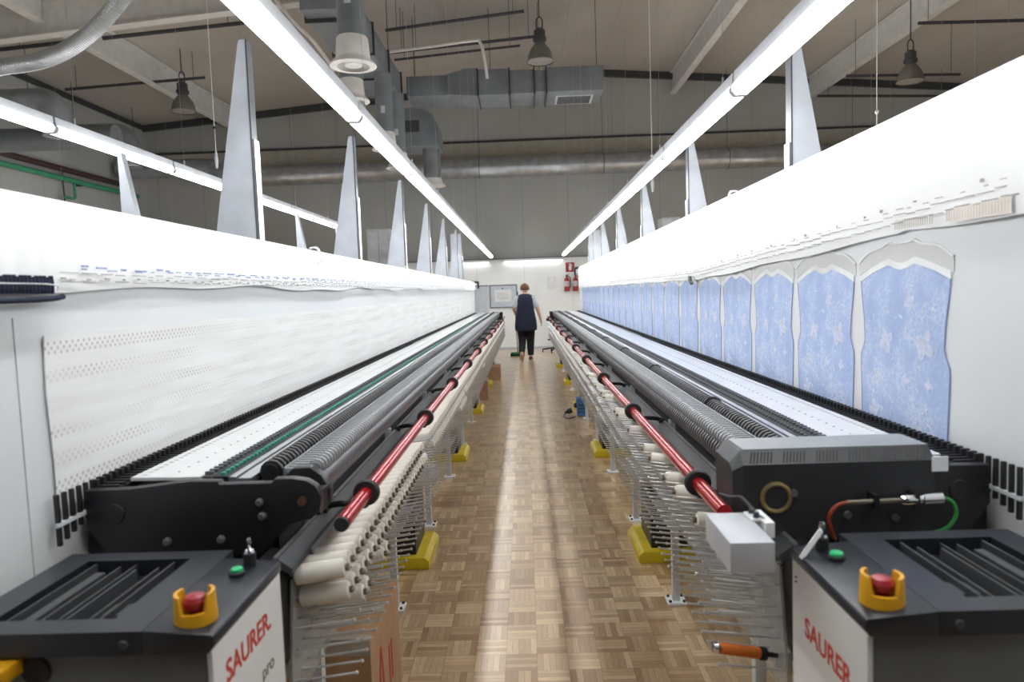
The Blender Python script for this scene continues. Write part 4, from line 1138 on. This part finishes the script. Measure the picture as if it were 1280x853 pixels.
# boxed elbow dropping to the spiral duct
el = thing('air_duct', 'grey rounded elbow duct dropping behind the flat duct to the spiral duct', 'duct', (-2.0, 14.6, 4.2))
pts = [(-2.55,4.45),(-2.55,5.2),(-2.05,5.2)]
for k in range(7):
    t = PI/2*(1-k/6); pts.append((-2.05+.42*math.cos(t), 4.75+.45*math.sin(t)))
pts += [(-1.63,4.45)]
MB().prism(pts,'y',14.15,15.0).build('elbow_box', M_galvd, el)
MB().box(-2.35,-2.0,14.14,14.15,4.72,4.95).build('grille', M_charc, el)
MB().cyl((-1.83,14.6,3.85),(-1.83,14.6,4.45),.18,seg=20).build('drop_pipe', M_spiry, el, True)
MB().lathe((-1.83,14.6,3.70),(-1.83,14.6,3.86),[(0,.26),(.15,.25),(.5,.20),(1,.185)],24).build('flared_skirt', M_cream, el, True)
MB().cyl((-2.1,14.6,5.2),(-2.1,14.6,roofz(-2.1)),.006,seg=6).build('hanger_rod', M_charc, el)
# spiral duct along the far wall
sd = thing('spiral_duct', 'long shiny spiral duct running across the far wall', 'duct', (0, 17.2, 4.3))
MB().cyl((-6.3,17.2,4.50),(9.5,17.2,4.50),.245,seg=28).build('duct_run', M_spirx, sd, True)
for x in (-4.0,-1.0,2.0,5.0,8.0): MB().torus((x,17.2,4.5),(1,0,0),.25,.008,24,6).cyl((x,17.2,4.75),(x,17.2,roofz(x)-.02),.005,seg=5).build('hanger_strap', M_charc, sd)
# left side ducts
def elbow_duct(x0, x1, y, z, r, drop, label):
    o = thing('spiral_duct', label, 'duct', ((x0+x1)/2, y, z-drop), 'round elbowed ducts on the left')
    MB().tube([(x0,y,z),((x0+x1)/2,y,z),(x1-r*1.6,y,z),(x1-r*.5,y,z-.03),(x1,y,z-r*.8),(x1+.02,y,z-r*1.8),(x1+.02,y,z-drop)], r, 20, 0, 8).build('duct_bend', M_galv, o, True)
    MB().torus((x1+.02,y,z-drop),(0,0,1),r,.02,20,6).build('collar', M_galv, o, True)
    MB().cyl((x0+.4,y,z+r),(x0+.4,y,roofz(x0+.4)),.006,seg=5).build('hanger_rod', M_charc, o)
elbow_duct(-9.4,-7.45,11.3,4.78,.21,.55,'grey elbowed duct high on the left edge, nearest one')
elbow_duct(-9.4,-7.95,14.2,4.92,.22,.65,'grey elbowed duct on the left behind the neighbouring light line')
elbow_duct(-9.3,-7.0,16.2,4.58,.2,.5,'grey elbowed duct ending beside the largest left upright')
o = thing('spiral_duct', 'dark straight duct on the left below the nearest elbowed duct', 'duct', (-8, 12.2, 4.1))
MB().cyl((-9.4,12.2,4.40),(-7.0,12.2,4.40),.2,seg=20).build('duct_run', M_galvd, o, True)
MB().cyl((-8.5,12.2,4.60),(-8.5,12.2,roofz(-8.5)),.006,seg=5).build('hanger_rod', M_charc, o)
# pipes on the left wall
o = thing('wall_pipe', 'green plastic pipe running along the left hall wall', 'pipe', (XL+.15, 10, 4))
MB().cyl((XL+.16,5.0,4.08),(XL+.16,16.9,4.08),.055,seg=12).build('pipe_run', M_grnpipe, o, True)
for y in (8.5,11.5,14.5): 
    MB().tube([(XL+.16,y,4.08),(XL+.16,y,3.85),(XL+.16,y-.02,3.72),(XL+.16,y-.35,3.70)],.028,8).build('branch', M_grnpipe, o, True)
    MB().box(XL,XL+.12,y+.3,y+.35,4.02,4.14).build('pipe_clip', M_dkpipe, o)
o = thing('wall_pipe', 'dark brown pipe running along the left wall above the green pipe', 'pipe', (XL+.15, 10, 4.2))
MB().cyl((XL+.12,5.0,4.28),(XL+.12,16.6,4.28),.06,seg=12).build('pipe_run', M_brownp, o, True)
for y in (8.2,11.2,14.2): MB().tube([(XL+.12,y,4.28),(XL+.12,y,4.0),(XL+.12,y,3.55),(XL+.12,y-.25,3.55)],.02,6).build('branch', M_brownp, o, True)
# flexible hose at the top left
h = thing('flexible_hose', 'ribbed metal hose curving across the top left corner', 'hose', (-2.6, 4, 3))
pts = [atY(-60,92,4), atY(0,84,4), atY(60,73,4), atY(110,44,4), atY(150,0,4), atY(185,-50,4), atY(200,-120,4)]
P = [Vector(p) for p in pts]
MB().tube(P, .041, 14, 0, 10).build('hose_core', M_flex, h, True)
m = MB(); L = []
for i in range(len(P)-1):
    p0=P[max(i-1,0)];p1=P[i];p2=P[i+1];p3=P[min(i+2,len(P)-1)]
    for k in range(24):
        t=k/24; L.append(.5*((2*p1)+(p2-p0)*t+(2*p0-5*p1+4*p2-p3)*t*t+(3*p1-p0-3*p2+p3)*t**3))
for i in range(1, len(L)-1): m.torus(L[i], L[i+1]-L[i-1], .042, .0045, 14, 5)
m.build('hose_ribs', M_flex, h, True)
MB().cyl(P[-1], (P[-1].x, P[-1].y, roofz(P[-1].x)), .004, seg=5).build('hanger_wire', M_alu, h)
# lamp rails and conduits below the roof
def rail(p0, p1, Y, r, label, mtl=M_dkpipe, Y2=None, hang=True):
    a = atY(*p0, Y); b = atY(*p1, Y2 or Y)
    o = thing('hanging_rail', label, 'rail', tuple((a+b)/2), 'thin rails hung below the roof')
    MB().cyl(a, b, r, seg=8).build('bar', mtl, o, True)
    if hang:
        for t in (.08, .92):
            p = a.lerp(b, t)
            if roofz(p.x) - p.z > .05: MB().cyl(p, (p.x, p.y, roofz(p.x)), .005, seg=5).build('hanger_rod', M_charc, o)
    return o
rail((0,62),(310,28),11.9,.035,'dark thin rail crossing the top left, just below the pale rafter')
rail((82,112),(256,97),13.4,.028,'dark rail carrying the left bell lamp')
rail((482,38),(655,14),12.2,.028,'upper dark rail right of the long duct, near the top')
rail((487,66),(676,45),12.6,.028,'middle dark rail leading to the centre bell lamp')
rail((493,75),(650,57),12.8,.022,'lower dark rail just above the flat duct')
rail((1148,29),(1300,25),11.6,.028,'dark rail at the top right above the right bell lamp')
rail((1058,95),(1200,93),14.0,.028,'dark rail behind the right bell lamp')
rail((1022,120),(1190,120),16.6,.03,'dark rail low on the right near the far wall')
# white conduit that bends down in front of the flat duct
Y = 12.5
o = thing('conduit', 'white cable conduit bending down in front of the flat duct', 'conduit', tuple(atY(560,60,Y)))
MB().tube([atY(478,66,Y),atY(540,58,Y),atY(590,51,Y),atY(600,53,Y),atY(605,70,Y),atY(609,98,Y)],.028,8).build('conduit_pipe', M_cream, o, True)
MB().cyl(atY(520,60,Y), Vector((atY(520,60,Y).x, Y, roofz(atY(520,60,Y).x))), .005, seg=5).build('hanger_rod', M_charc, o)
o = thing('conduit', 'white cable sagging beside the left light line near the top', 'conduit', tuple(atY(385,60,9)))
MB().tube([atY(345,0,9.2),atY(368,28,9.1),atY(392,52,9.1),atY(418,88,9.1)],.022,8).build('cable_run', M_cream, o, True)
p = atY(345,0,9.2); MB().cyl(p, (p.x,p.y,roofz(p.x)), .005, seg=5).build('hanger_rod', M_charc, o)
# bell lamps
def bell(px_, py_, Y, sc, label, zrail):
    c = atY(px_, py_, Y); x, y, z = c
    o = thing('bell_lamp', label, 'bell lamp', (x, y, z-.25*sc), 'unlit bell lamps below the roof')
    MB().lathe((x,y,z-.22*sc),(x,y,z+.12*sc),[(0,.235*sc),(.04,.245*sc),(.09,.228*sc),(.25,.220*sc),(.45,.200*sc),(.65,.168*sc),(.82,.125*sc),(1,.08*sc)],24,caps=False).build('reflector', M_bell, o, True)
    MB().lathe((x,y,z-.215*sc),(x,y,z-.20*sc),[(0,.12*sc),(.5,.22*sc),(1,.225*sc)],24).build('glass_cover', M_glass, o, True)
    MB().lathe((x,y,z+.11*sc),(x,y,z+.36*sc),[(0,.08*sc),(.15,.12*sc),(.35,.12*sc),(.4,.10*sc),(.85,.10*sc),(1,.06*sc)],16).build('gear_housing', M_charc, o, True)
    MB().tube([(x-.05*sc,y,z+.34*sc),(x-.05*sc,y,z+.50*sc),(x,y,z+.56*sc),(x+.05*sc,y,z+.50*sc),(x+.05*sc,y,z+.34*sc)],.012,6).build('hook', M_charc, o, True)
    MB().cyl((x,y,z+.55*sc),(x,y,roofz(x)),.010,seg=6).build('hanger_rod', M_charc, o)
bell(229, 126, 13.2, .95, 'unlit grey bell lamp hanging on the left below its rail', 0)
bell(675, 62, 11.6, .92, 'unlit bell lamp hanging at the top centre above the flat duct', 0)
bell(1138, 88, 12.8, .95, 'unlit bell lamp hanging at the upper right above the right cloth', 0)
# ducts' white plastic tube through the centre lamp
# small hooks / sensor blocks on suspension lines
for i, (px_, py_, Y, lab) in enumerate(((268,160,8.0,'white pull cord with black bead hanging at the left beside the largest upright'),(815,195,9.0,'white pull cord hanging left of the right light line'),(1096,140,6.0,'white pull cord with tag hanging above the right cloth'))):
    c = atY(px_, py_, Y); o = thing('pull_cord', lab, 'pull cord', tuple(c), 'pull cords hung from the roof')
    MB().cyl((c.x,Y,c.z-.3),(c.x,Y,roofz(c.x)),.004,seg=5).build('cord', M_cream, o)
    MB().ball((c.x,Y,c.z),.018,u=8,v=6).build('bead', M_black if i == 0 else M_cream, o, True)
    MB().lathe((c.x,Y,c.z-.45),(c.x,Y,c.z-.25),[(0,.012),(.5,.022),(1,.008)],8).build('pull_handle', M_lgrey, o, True)
# corner clamps at the far ends of the cloths
for (s, y, z, lab) in ((-1,15.62,1.70,'black clamp on the far top corner of the left cloth'),(1,14.32,1.90,'black clamp on the far top corner of the right cloth')):
    o = thing('frame_clamp', lab, 'clamp', (s*1.08, y, z))
    MB().box(s*1.04,s*1.24,y,y+.05,z-.02,z+.03).build('arm', M_black, o, bevel=.005)
    MB().box(s*1.02,s*1.06,y,y+.05,z-.14,z+.02).build('jaw', M_black, o, bevel=.005)
